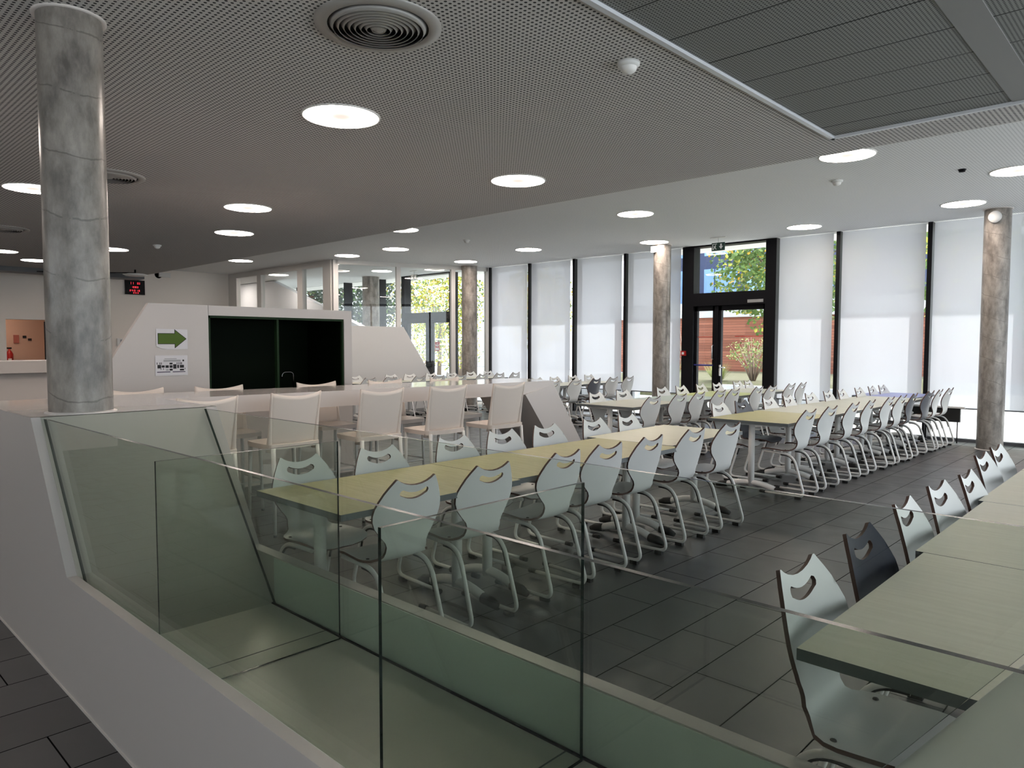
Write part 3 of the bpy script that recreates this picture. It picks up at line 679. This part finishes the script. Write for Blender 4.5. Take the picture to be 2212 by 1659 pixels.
# ------------------------------------------------------------------ dining chair
PROF = [(.205, .455), (.19, .472), (.16, .483), (.10, .487), (.02, .482), (-.06, .478), (-.115, .482), (-.15, .500), (-.172, .535), (-.183, .580), (-.192, .64), (-.205, .70), (-.222, .77), (-.243, .845), (-.268, .915)]
_S = [0]
for a_, b_ in zip(PROF[:-1], PROF[1:]): _S.append(_S[-1] + math.dist(a_, b_))
ST = _S[-1]
def prof(s):
    s = max(0, min(ST, s))
    for i in range(len(_S) - 1):
        if s <= _S[i + 1] + 1e-9:
            f = (s - _S[i]) / (_S[i + 1] - _S[i]); a_, b_ = PROF[i], PROF[i + 1]
            p = (a_[0] + (b_[0] - a_[0]) * f, a_[1] + (b_[1] - a_[1]) * f)
            ta = Vector(PROF[min(i + 1, len(PROF) - 1)]) - Vector(PROF[max(i - 1, 0)]) if f < .5 else Vector(PROF[min(i + 2, len(PROF) - 1)]) - Vector(PROF[i])
            m0 = Vector(PROF[min(i + 1, len(PROF) - 1)]) - Vector(PROF[max(i - 1, 0)]); m1 = Vector(PROF[min(i + 2, len(PROF) - 1)]) - Vector(PROF[i])
            tt = (m0.normalized() * (1 - f) + m1.normalized() * f).normalized()
            return p, tt
def s_of_z(z):  # on the back
    for i in range(7, len(PROF) - 1):
        if PROF[i][1] <= z <= PROF[i + 1][1]: return _S[i] + (_S[i + 1] - _S[i]) * (z - PROF[i][1]) / (PROF[i + 1][1] - PROF[i][1])
    return ST
def shell_mesh(name, m0):
    # outline half (lateral u, arc s)
    zt = lambda z: s_of_z(z)
    half = [(0.0, .004), (.06, .002), (.12, .008), (.165, .022), (.188, .05), (.196, .09), (.198, .15), (.201, .21), (.203, .26), (.198, .30), (.180, .335), (.150, .36), (.130, .385), (.124, zt(.565)), (.134, zt(.59)), (.164, zt(.625)), (.194, zt(.665)), (.208, zt(.70)), (.211, zt(.73)), (.205, zt(.765)), (.190, zt(.80)), (.170, zt(.84)), (.148, zt(.875)), (.130, zt(.90)), (.121, ST - .002), (.112, ST - .002), (.096, ST - .013), (.070, ST - .025), (.035, ST - .034), (0, ST - .037)]
    out = half + [(-u, s) for u, s in half[-2:0:-1]]
    hz = ST - .037
    hole = []
    for k in range(9):
        u = -.072 + .144 * k / 8; hole.append((u, hz - .040 + .018 * (u / .072) ** 2))
    for k in range(1, 4):
        a_ = pi / 2 - pi * k / 4; hole.append((.072 + .018 * cos(a_), hz - .040 + .018 * sin(a_)))
    for k in range(9):
        u = .072 - .144 * k / 8; hole.append((u, hz - .076 + .018 * (u / .072) ** 2))
    for k in range(1, 4):
        a_ = -pi / 2 - pi * k / 4; hole.append((-.072 + .018 * cos(a_), hz - .040 + .018 * sin(a_)))
    def sub(L, d=.022):
        r = []
        for i in range(len(L)):
            a_, b_ = L[i], L[(i + 1) % len(L)]; n_ = max(1, int(math.dist(a_, b_) / d))
            r += [(a_[0] + (b_[0] - a_[0]) * k / n_, a_[1] + (b_[1] - a_[1]) * k / n_) for k in range(n_)]
        return r
    out = sub(out); hole = sub(hole, .012)
    def inside(p, L):
        c_ = False; j = len(L) - 1
        for i in range(len(L)):
            if (L[i][1] > p[1]) != (L[j][1] > p[1]) and p[0] < (L[j][0] - L[i][0]) * (p[1] - L[i][1]) / (L[j][1] - L[i][1]) + L[i][0]: c_ = not c_
            j = i
        return c_
    pts = out + hole; ed = [(i, (i + 1) % len(out)) for i in range(len(out))] + [(len(out) + i, len(out) + (i + 1) % len(hole)) for i in range(len(hole))]
    nb = len(pts); s_ = .015
    while s_ < ST - .01:
        u = -.195
        while u < .2:
            p = (u, s_)
            if inside(p, out) and not inside(p, hole) and min(math.dist(p, q) for q in pts[:nb]) > .010: pts.append(p)
            u += .026
        s_ += .022
    V, Ed, Fc, ov, oe, of = delaunay_2d_cdt([Vector(p) for p in pts], ed, [], 0, 1e-5)
    tris = []
    for f in Fc:
        cx = sum(V[i][0] for i in f) / 3; cyy = sum(V[i][1] for i in f) / 3
        if inside((cx, cyy), out) and not inside((cx, cyy), hole): tris.append(tuple(f))
    cnt = {}
    for f in tris:
        for k in range(3):
            e_ = (f[k], f[(k + 1) % 3]); cnt[e_] = cnt.get(e_, 0) + 1
    be = [e_ for e_ in cnt if (e_[1], e_[0]) not in cnt]
    th = .0068; vv = []; nV = len(V)
    sB = _S[8]
    for sg_ in (1, -1):
        for p in V:
            (x, z), tt = prof(p[1]); nrm = Vector((tt[1], -tt[0]))  # towards front/up on back & seat
            nrm = Vector((tt.y, -tt.x));
            bend = max(0, min(1, (p[1] - sB) / .12))
            dish = .030 * (abs(p[0]) / .2) ** 2 * bend
            dsh2 = .012 * (abs(p[0]) / .2) ** 2 * (1 - bend)
            off = th * sg_ + dish + dsh2
            vv.append((x + nrm.x * off, p[0], z + nrm.y * off))
    me = bpy.data.meshes.new(name)
    faces = [f for f in tris] + [tuple(nV + i for i in f[::-1]) for f in tris] + [(e_[1], e_[0], nV + e_[0], nV + e_[1]) for e_ in be]
    mi = [0] * (2 * len(tris)) + [1] * len(be)
    me.from_pydata(vv, [], faces); me.materials.append(m0); me.materials.append(M['ply'])
    me.polygons.foreach_set('material_index', mi); me.polygons.foreach_set('use_smooth', [True] * len(faces))
    me.update()
    bs = {frozenset(e_) for e_ in be} | {frozenset((nV + e_[0], nV + e_[1])) for e_ in be}
    for e_ in me.edges:
        if frozenset(e_.vertices) in bs: e_.use_edge_sharp = True
    return me
SHELL = {k: shell_mesh('seat_shell', M[k]) for k in ('shell', 'shelldk', 'shellgrey')}
def make_chair():
    t = bpy.data.objects.new('dining_chair', None); t.empty_display_size = .1; COL.objects.link(t)
    sh = bpy.data.objects.new('seat_shell', SHELL['shell']); COL.objects.link(sh); sh.parent = t
    for x in (.10, -.07):
        for y in (-.165, .165): MB().lathe([(0, .005), (.008, .004), (.010, 0)], (x, y, .4935), seg=8).build('screw', M['ink'], sh)
    for sy in (-1, 1):
        y = .165 * sy
        P = fillet([(.16, y, .462), (-.02, y, .458), (-.165, y, .445), (-.262, y + .012 * sy, .045), (-.262 + .02, y + .012 * sy, .032), (.20, y, .032)], [.04, .10, .012, .012], 5)
        P = fillet([(.16, y, .462), (-.155, y, .452), (-.285, y + .008 * sy, .030), (.175, y, .030)], [.11, .075], 8)
        lf = MB().tube(P, .0125, 8).build('leg_frame', M['white'], t)
        MB().tube([(.14, y, .030), (.20, y, .030)], .017, 8).build('front_cap', M['rubber'], lf)
        MB().box((-.245, y - .014, 0), (-.185, y + .018, .026)).build('rubber_foot', M['rubber'], lf)
        Q = fillet([(-.02, y, .440), (-.143, y, .437), (-.192, y, .29)], [.085], 6)
        MB().tube(Q, .0075, 6).build('bumper_strip', M['rubber'], lf)
    return t
CH = make_chair(); used = [False]
def chair(x, y, face, label, group, kind='shell'):
    """x,y: place of the top of the back; face +1 looks to +X, -1 to -X"""
    o = CH if not used[0] else copy_tree(CH); used[0] = True
    x, y = x * .984, y * .984
    o.location = (x + .268 * face, y, 0)
    o.rotation_euler = (0, 0, (0 if face > 0 else pi) + random.uniform(-.06, .06))
    tag(o, label, 'chair', group)
    if kind != 'shell':
        for c_ in o.children:
            if c_.name.startswith('seat_shell'): c_.data = SHELL[kind]
    return o
ORD = ['nearest', 'second', 'third', 'fourth', 'fifth', 'sixth', 'seventh', 'eighth', 'ninth', 'last']
GR = 'dining chairs along the table rows'
K = .90
R1R = [(-2.85, 2.30), (-2.86, 2.87), (-2.86, 3.52), (-2.88, 4.02), (-2.89, 4.56), (-2.90, 5.22), (-2.88, 5.81)]
R1L = [(-3.93, 2.24), (-3.93, 2.80), (-3.96, 3.50), (-3.98, 4.02), (-3.99, 4.56), (-4.0, 5.24), (-4.0, 5.78)]
for i, p in enumerate(R1R): chair(p[0], p[1], -1, 'white chair with its back to us at the front green tables, %s from the trough' % ORD[i], GR)
for i, p in enumerate(R1L): chair(p[0], p[1], 1, 'white chair between the front table row and the bar stools, %s from the trough' % ORD[i], GR)
BR = [7.60, 8.18, 8.87, 9.42, 10.14, 10.64, 11.13, 11.93, 12.40, 12.98]
BLy = [7.69, 8.22, 8.94, 9.51, 10.20, 10.82, 11.33, 12.02, 12.58, 13.05]
for i, y in enumerate(BR):
    k = 'shellgrey' if i in (6, 7) else 'shell'; w_ = 'slate grey' if i in (6, 7) else 'white'
    chair(-2.90 + .012 * i, y, -1, '%s chair on the aisle side of the long blue-ended table row, %s along' % (w_, ORD[i]), GR, k)
for i, y in enumerate(BLy):
    k = 'shellgrey' if i == 1 else 'shell'; w_ = 'slate grey' if i == 1 else 'white'
    chair(-4.05 + .02 * i, y, 1, '%s chair on the inner side of the long blue-ended table row, %s along' % (w_, ORD[i]), GR, k)
AR = [8.11, 8.78, 9.29, 9.92, 10.38, 11.2, 11.72, 12.5, 13.0]
AL = [8.22, 8.87, 9.96, 10.54, 11.2, 11.78, 12.55, 13.0]
for i, y in enumerate(AR): chair(-5.12, y, -1, 'white chair on the aisle side of the row before the glass door, %s along' % ORD[i], GR)
for i, y in enumerate(AL): chair(-6.22, y, 1, 'white chair on the column side of the row before the glass door, %s along' % ORD[i], GR)
CR = [(-8.60, 10.2), (-8.64, 10.9), (-8.76, 11.68), (-8.84, 12.4), (-8.82, 12.95)]
CLp = [(-9.83, 11.0), (-9.86, 11.62), (-10.0, 12.4), (-10.02, 13.0)]
for i, p in enumerate(CR):
    k = 'shellgrey' if i == 2 else 'shell'; w_ = 'slate grey' if i == 2 else 'white'
    chair(p[0], p[1], -1, '%s chair in the row left of the slim column, near side, %s along' % (w_, ORD[i]), GR, k)
for i, p in enumerate(CLp): chair(p[0], p[1], 1, 'white chair in the row left of the slim column, far side, %s along' % ORD[i], GR)
DR = [8.55, 9.1, 9.85, 10.4, 11.05, 11.75, 12.3, 12.85]
DL = [8.92, 9.88, 10.4, 11.05, 11.7, 12.35, 12.95]
for i, y in enumerate(DR): chair(-12.1, y, -1, 'white chair at the farthest row by the white partition, near side, %s along' % ORD[i], GR)
for i, y in enumerate(DL): chair(-13.22, y, 1, 'white chair at the farthest row by the white partition, far side, %s along' % ORD[i], GR)
RR = [(-.895, 2.20), (-.90, 2.77), (-.925, 3.42), (-.92, 3.94), (-.89, 4.41), (-.975, 5.22), (-.98, 5.70)]
for i, p in enumerate(RR):
    k = 'shelldk' if i == 1 else 'shell'
    lab = 'navy blue chair at the right front table row, behind the nearest white one' if i == 1 else 'white chair at the right front table row, %s from the trough' % ORD[i]
    chair(p[0], p[1], 1, lab, GR, k)

# ------------------------------------------------------------------ tables
def table(x0, x1, y0, y1, m, label, group='long rows of dining tables', rot=0):
    cx, cyy = (x0 + x1) / 2, (y0 + y1) / 2; hw, hl = (x1 - x0) / 2, (y1 - y0) / 2
    t = thing('dining_table', label, 'table', (cx, cyy, 0), rot, group)
    g = MB().box((-hw, -hl, .743), (hw, hl, .775)); g.m = [1, 0, 1, 1, 1, 1]; g.build('tabletop', [M[m], M['edge']], t)
    MB().box((-hw + .1, -hl + .09, .72), (hw - .1, hl - .09, .743)).build('under_frame', M['white'], t)
    for sy in (-1, 1):
        y = sy * (hl - .14)
        MB().tube([(0, y, .07), (0, y, .725)], .033, 16).build('leg_column', M['white'], t)
        P = [(-hw + .16 + (2 * hw - .32) * k / 10, y, .045 + .055 * (1 - ((k - 5) / 5) ** 2)) for k in range(11)]
        fb = MB().tube(P, .030, 10).build('foot_bar', M['white'], t)
        for sx in (-1, 1):
            MB().tube([(sx * (hw - .18), y, .05), (sx * (hw - .10), y, .040), (sx * (hw - .045), y, .022)], .033, 10, radii=[.034, .033, .018]).build('end_cap', M['rubber'], fb)
    return t
# front centre row
table(-3.73, -2.90, 1.875, 3.12, 'table', 'yellow-green dining table closest to the glass trough in the centre row')
table(-3.74, -2.90 - .03, 3.125, 4.99, 'table', 'yellow-green dining table second in the centre front row')
table(-3.86, -3.03, 4.995, 6.30, 'tablep', 'pale green dining table ending the centre front row', rot=0.03)
# long row with blue end
table(-3.90, -3.00, 7.22, 8.46, 'table', 'olive green table starting the long row that ends in a blue table')
table(-3.90, -3.00, 8.465, 9.70, 'tablew', 'whitish table second in the long row that ends in a blue table')
table(-3.88, -2.98, 9.705, 10.95, 'tablew', 'whitish table third in the long row that ends in a blue table')
table(-3.86, -2.96, 10.955, 12.08, 'tablew', 'whitish table touching the blue table')
table(-4.00, -3.10, 12.085, 13.25, 'tableb', 'lilac blue dining table beside the blinds')
# row before door
table(-6.13, -5.22, 7.72, 8.96, 'tablew', 'whitish green table at the near end of the row before the glass door')
table(-6.12, -5.21, 8.965, 10.2, 'tablet', 'pale turquoise table second in the row before the glass door')
table(-6.12, -5.21, 10.205, 11.45, 'tablel', 'lime green table in front of the glass door')
table(-6.12, -5.21, 11.455, 12.70, 'tablew', 'pale table at the far end of the row before the glass door')
table(-9.72, -8.96, 10.1, 11.5, 'tablew', 'whitish table, near one left of the slim column')
table(-9.80, -9.02, 11.505, 12.95, 'tablew', 'whitish table, far one left of the slim column')
table(-13.08, -12.28, 8.4, 9.85, 'tablew', 'whitish table, nearest of the farthest row by the partition')
table(-13.08, -12.28, 9.855, 11.3, 'tablew', 'whitish table, middle of the farthest row by the partition')
table(-13.08, -12.28, 11.305, 12.75, 'tablew', 'whitish table, last of the farthest row by the partition')
# right front row
table(-.745, .10, 1.88, 3.10, 'tablep', 'large pale green table in the right foreground')
table(-.775, .07, 3.105, 4.34, 'tablep', 'pale green table second in the right foreground row')
table(-.80, .045, 4.345, 5.58, 'tablep', 'pale green table third in the right foreground row')
table(-.80, .045, 5.585, 6.82, 'tablep', 'pale green table last in the right foreground row')

# black trolley by the blinds
t = thing('low_trolley', 'low black panelled trolley with thin legs at the blinds behind the last chairs', 'trolley', (-3.15, 13.28, 0))
MB().box((-.55, -.03, .34), (.42, .03, .56)).build('panel', M['rubber'], t); MB().box((-.55, -.05, .565), (.48, .05, .59)).build('top_rail', M['white'], t)
for x in (-.5, -.1, .38): MB().tube([(x, 0, .34), (x, 0, .0)], .009, 6).build('leg', M['black'], t)

# ------------------------------------------------------------------ bar stools
def make_stool():
    t = bpy.data.objects.new('bar_stool', None); COL.objects.link(t)
    # backrest: curved plastic sheet, faces +X
    nu, nv = 12, 12; th = .012
    def bp(u, v):  # u -1..1, v 0..1
        z = .745 + (.405 + .035 * u * u) * v
        hw = .222 + .010 * v
        x = -.165 - .055 * v - .02 * v * v + .035 * u * u * (1 - .2 * v)
        return Vector((x, u * hw, z))
    g = MB()
    for side, off in ((1, 0), (-1, -th)):
        i0 = len(g.v)
        for j in range(nv + 1):
            for i in range(nu + 1):
                p = bp(-1 + 2 * i / nu, j / nv); g.v.append((p.x + off, p.y, p.z))
        for j in range(nv):
            for i in range(nu):
                q = (i0 + j * (nu + 1) + i, i0 + j * (nu + 1) + i + 1, i0 + (j + 1) * (nu + 1) + i + 1, i0 + (j + 1) * (nu + 1) + i)
                g.f.append(q if side > 0 else q[::-1]); g.m.append(0); g.sm.append(True)
    N1 = (nu + 1) * (nv + 1)
    ring = [i for i in range(nu + 1)] + [j * (nu + 1) + nu for j in range(1, nv + 1)] + [nv * (nu + 1) + i for i in range(nu - 1, -1, -1)] + [j * (nu + 1) for j in range(nv - 1, 0, -1)]
    for a_, b_ in zip(ring, ring[1:] + ring[:1]): g.f.append((b_, a_, a_ + N1, b_ + N1)); g.m.append(0); g.sm.append(False)
    bk = g.build('backrest', M['stool'], t)
    for sy in (-1, 1):  # thick side ribs
        P = [bp(sy * .97, v / 8) + Vector((-.012, 0, 0)) for v in range(-1, 9)]
        MB().tube(P, .014, 8, radii=[.030, .025, .020, .018, .0165, .012, .010, .009, .008, .006]).build('side_rib', M['stool'], bk)
    g = MB(); S_ = [(.23, -.215), (.25, 0), (.23, .215), (.10, .238), (-.10, .242), (-.19, .235), (-.225, 0), (-.19, -.235), (-.10, -.242), (.10, -.238)]
    S_ = [tuple(p) for p in fillet([(*p, 0) for p in S_ + S_[:1]], .03, 3)]
    g.prism([(p[0], p[1]) for p in S_], 2, .715, .755); g.build('seat', M['stool'], t)
    for sx, sy in ((1, 1), (1, -1), (-1, 1), (-1, -1)):
        a_ = (.19 * sx, .205 * sy, .725); b_ = (.215 * sx - .02, .225 * sy, 0)
        lg = MB().tube([a_, ((a_[0] + b_[0]) / 2, (a_[1] + b_[1]) / 2, .4), b_], .014, 8, radii=[.019, .015, .013]).build('leg', M['white'], t)
        MB().tube([(b_[0], b_[1], .018), (b_[0], b_[1], 0)], .015, 8).build('leg_tip', M['rubber'], lg)
    for sy in (-1, 1): MB().tube([(.195, .21 * sy, .30), (-.215, .215 * sy, .30)], .008, 6).build('stretcher', M['white'], t)
    MB().tube([(.195, -.21, .28), (.195, .21, .28)], .009, 6).build('footrest', M['white'], t)
    return t
SP = make_stool(); su = [False]
def stool(x, y, face, label):
    o = SP if not su[0] else copy_tree(SP); su[0] = True
    o.location = (x + .24 * face, y, 0); o.rotation_euler = (0, 0, (0 if face > 0 else pi) + random.uniform(-.04, .04)); tag(o, label, 'bar stool', 'cream bar stools at the bar counter')
SF = [(-5.40, 2.36), (-5.42, 3.10), (-5.30, 3.90), (-5.22, 4.62), (-5.14, 5.38)]
SBk = [(-6.90, 2.35), (-6.84, 3.06), (-6.80, 4.10), (-6.74, 4.95), (-6.66, 5.78)]
for i, p in enumerate(SF): stool(p[0], p[1], -1, 'cream bar stool with its back to us at the bar, %s from the parapet' % ORD[i])
for i, p in enumerate(SBk): stool(p[0], p[1], 1, 'cream bar stool behind the bar with only its top showing, %s from the parapet' % ORD[i])

# ------------------------------------------------------------------ outside
struct(MB().box((-60, YF + .2, -.25), (30, 80, -.03)).build('ground', M['pave']))
tag(MB().prism([(19.6, -.03), (27.5, -.03), (27.5, .5), (20.4, .48), (19.6, .30)], 0, -16.2, -6.2).build('planting_bed', M['soil']), 'dry planting bed outside the glass door', 'planting bed')
tag(MB().box((-30, 15.6, -.03), (-10.5, 15.85, .55)).build('garden_wall', M['cconc']), 'low pale concrete wall outside the lobby glass', 'garden wall')
tag(MB().box((-10.2, 19.3, -.03), (-6, 19.55, .42)).build('garden_wall', M['cconc']), 'low pale concrete edging in the planting bed beyond the door', 'garden wall')
t = thing('timber_building', 'low building clad in red timber boards beyond the glass door', 'building', (-20, 28, 0))
MB().box((0, 0, .3), (16, 6, 2.72)).build('timber_wall', M['planks'], t); MB().box((-.2, -.15, 2.72), (16.2, 6, 3.35)).build('concrete_roof_edge', M['cconc'], t); MB().box((0, -.05, -.03), (16, 6, .3)).build('plinth', M['cconc'], t)
t = thing('navy_building', 'dark blue building with big sky blue windows behind the tree', 'building', (-36, 45, 0))
b = MB(); b.box((0, 0, 0), (26, 10, 14)); b.build('facade', M['navy'], t)
for z in (1.2, 4.4, 7.6, 10.8):
    for k in range(6):
        x = 8.2 + k * 3.1 - 6.2
        f = MB().box((x, -.06, z), (x + 2.4, .0, z + 2.3)).build('window', M['bluegl'], t); MB().box((x + .75, -.09, z), (x + .83, -.06, z + 2.3)).build('glazing_bar', M['navy'], f)
tag(MB().box((-45, 36, 0), (-24.5, 40, 9)).build('white_building', M['bwhite']), 'white rendered building behind the yellow leaved trees', 'building')

def foliage(rad, n, size, mats, wts, squash=(1, 1, 1), hollow=.35, seed=1):
    rnd = random.Random(seed); g = MB()
    for i in range(n):
        while True:
            v = Vector((rnd.uniform(-1, 1), rnd.uniform(-1, 1), rnd.uniform(-1, 1)))
            if hollow < v.length < 1: break
        lump = 1 + .22 * sin(v.x * 7 + seed) * cos(v.z * 6 + seed * 2)
        p = Vector((v.x * rad * squash[0], v.y * rad * squash[1], v.z * rad * squash[2])) * lump
        a = Vector((rnd.gauss(0, 1), rnd.gauss(0, 1), rnd.gauss(0, 1))).normalized(); b_ = a.orthogonal().normalized()
        s_ = size * rnd.uniform(.6, 1.3); mi = rnd.choices(range(len(mats)), wts)[0]
        c_ = a.cross(b_)
        g.poly([p - a * s_, p - a * s_ * .2 + b_ * s_ * .55, p + a * s_ * .9, p - a * s_ * .2 - b_ * s_ * .55 + c_ * s_ * .1], mi)
    return g
def tree(x, y, h, rad, n, size, mats, wts, label, squash=(1, 1, 1), seed=1, group=None, hollow=.35):
    t = thing('tree', label, 'tree', (x, y, -.03), 0, group); rnd = random.Random(seed)
    g = MB(); g.tube([(0, 0, 0), (.05, .03, h * .5), (0, 0, h)], .1, 8, radii=[.11, .08, .05])
    for k in range(9):
        a = rnd.uniform(0, 6.28); q = rad * .8
        g.tube([(0, 0, h * rnd.uniform(.45, .9)), (cos(a) * q * .5, sin(a) * q * .5, h * 1.02), (cos(a) * q * squash[0], sin(a) * q, h + rnd.uniform(-.2, .9) * rad * squash[2])], .02, 5, radii=[.04, .025, .01])
    g.build('trunk', M['bark'], t)
    f = foliage(rad, n, size, mats, wts, squash, hollow, seed).build('foliage', [M[m] for m in mats], t); f.location = (0, 0, h)
tree(-7.55, 18.0, 3.75, 1.85, 9000, .065, ['leafg', 'leafy', 'leafo'], [84, 13, 3], 'green tree with scattered yellow leaves outside the glass door', (1, 1, .95), 3, hollow=.2)
tree(-3.5, 19.8, 3.6, 1.7, 1500, .15, ['leafg', 'leafy'], [80, 20], 'green tree faintly visible behind the blinds right of the door', (1, 1, 1.2), 5)
tree(-23.7, 20.3, 3.3, 2.3, 6500, .06, ['leafy', 'leafg', 'leafo'], [62, 30, 8], 'yellow leaved tree outside the lobby door', (1, .8, .85), 7)
tree(-18.8, 21.0, 3.0, 1.7, 4200, .06, ['leafy', 'leafg', 'leafo'], [60, 22, 18], 'yellow and orange tree behind the partition column', (.9, .8, 1.0), 8)
tree(-26.6, 17.8, 3.5, 2.5, 11000, .075, ['leafd', 'leafg'], [85, 15], 'dark evergreen tree behind the window band', (1.1, .8, .9), 9)
tree(-33.4, 17.5, 3.6, 2.6, 9000, .085, ['leafd', 'leafg'], [92, 8], 'very dark tree at the left of the window band', (1.2, .8, .8), 10)
def shrub(x, y, h, n, label, m='twig', leaf=None, seed=1, spread=.5, z=-.03):
    t = thing('shrub', label, 'shrub', (x, y, z)); rnd = random.Random(seed); g = MB()
    for k in range(n):
        a = rnd.uniform(0, 6.28); r = rnd.uniform(.2, 1) * spread; hh = h * rnd.uniform(.6, 1)
        g.tube([(0.05 * cos(a), 0.05 * sin(a), 0), (cos(a) * r * .4, sin(a) * r * .4, hh * .5), (cos(a) * r, sin(a) * r, hh)], .01, 4, radii=[.018, .011, .004])
    g.build('stems', M[m], t)
    if leaf:
        f = foliage(spread, 500, .045, [leaf, 'leafg'], [75, 25], (1, 1, h / spread * .35), .1, seed).build('foliage', [M[leaf], M['leafg']], t); f.location = (0, 0, h * .65)
shrub(-9.75, 20.8, 1.35, 46, 'bare branched shrub in front of the red timber wall, right door leaf', 'twig', 'grassm', 2, .8, .46)
shrub(-12.1, 20.9, 1.9, 34, 'tall thin pinkish shrub seen through the left door leaf', 'twig', None, 4, .45, .46)
for i, (x, y, sd) in enumerate([(-10.7, 20.4, 11), (-12.3, 20.4, 12)]):
    t = thing('grass_clump', ['rounded clump of tall grass seen through the right door leaf', 'clump of tall grass seen through the left door leaf'][i], 'grass clump', (x, y, .46)); rnd = random.Random(sd); g = MB()
    for k in range(240):
        a = rnd.uniform(0, 6.28); r = rnd.uniform(.1, .55); hh = rnd.uniform(.35, .65); w_ = .012
        p0 = Vector((r * .2 * cos(a), r * .2 * sin(a), 0)); p1 = Vector((r * cos(a), r * sin(a), hh)); s_ = Vector((-sin(a), cos(a), 0)) * w_
        g.poly([p0 - s_, p0 + s_, p1])
    g.build('blades', M['grassm'], t)
t = thing('white_fence', 'white metal fence panel outside the lobby door', 'fence', (-22.0, 18.2, 0))
for x in (0, 1.2, 2.4): MB().tube([(x, 0, 0), (x, 0, 1.9)], .03, 8).build('fence_post', M['bwhite'], t)
for z in (1.75, 1.55, .95): MB().box((0, -.02, z), (2.4, .02, z + .05)).build('fence_rail', M['bwhite'], t)
for i, (x, y, s) in enumerate([(-19.0, 17.2, 21), (-21.0, 16.9, 22), (-21.8, 19.8, 23)]):
    shrub(x, y, 2.0, 40, ['leggy shrub behind the lobby column', 'leggy shrub right of the lobby door sign', 'leggy shrub left of the lobby door'][i], 'twig', 'leafy', s, .9)
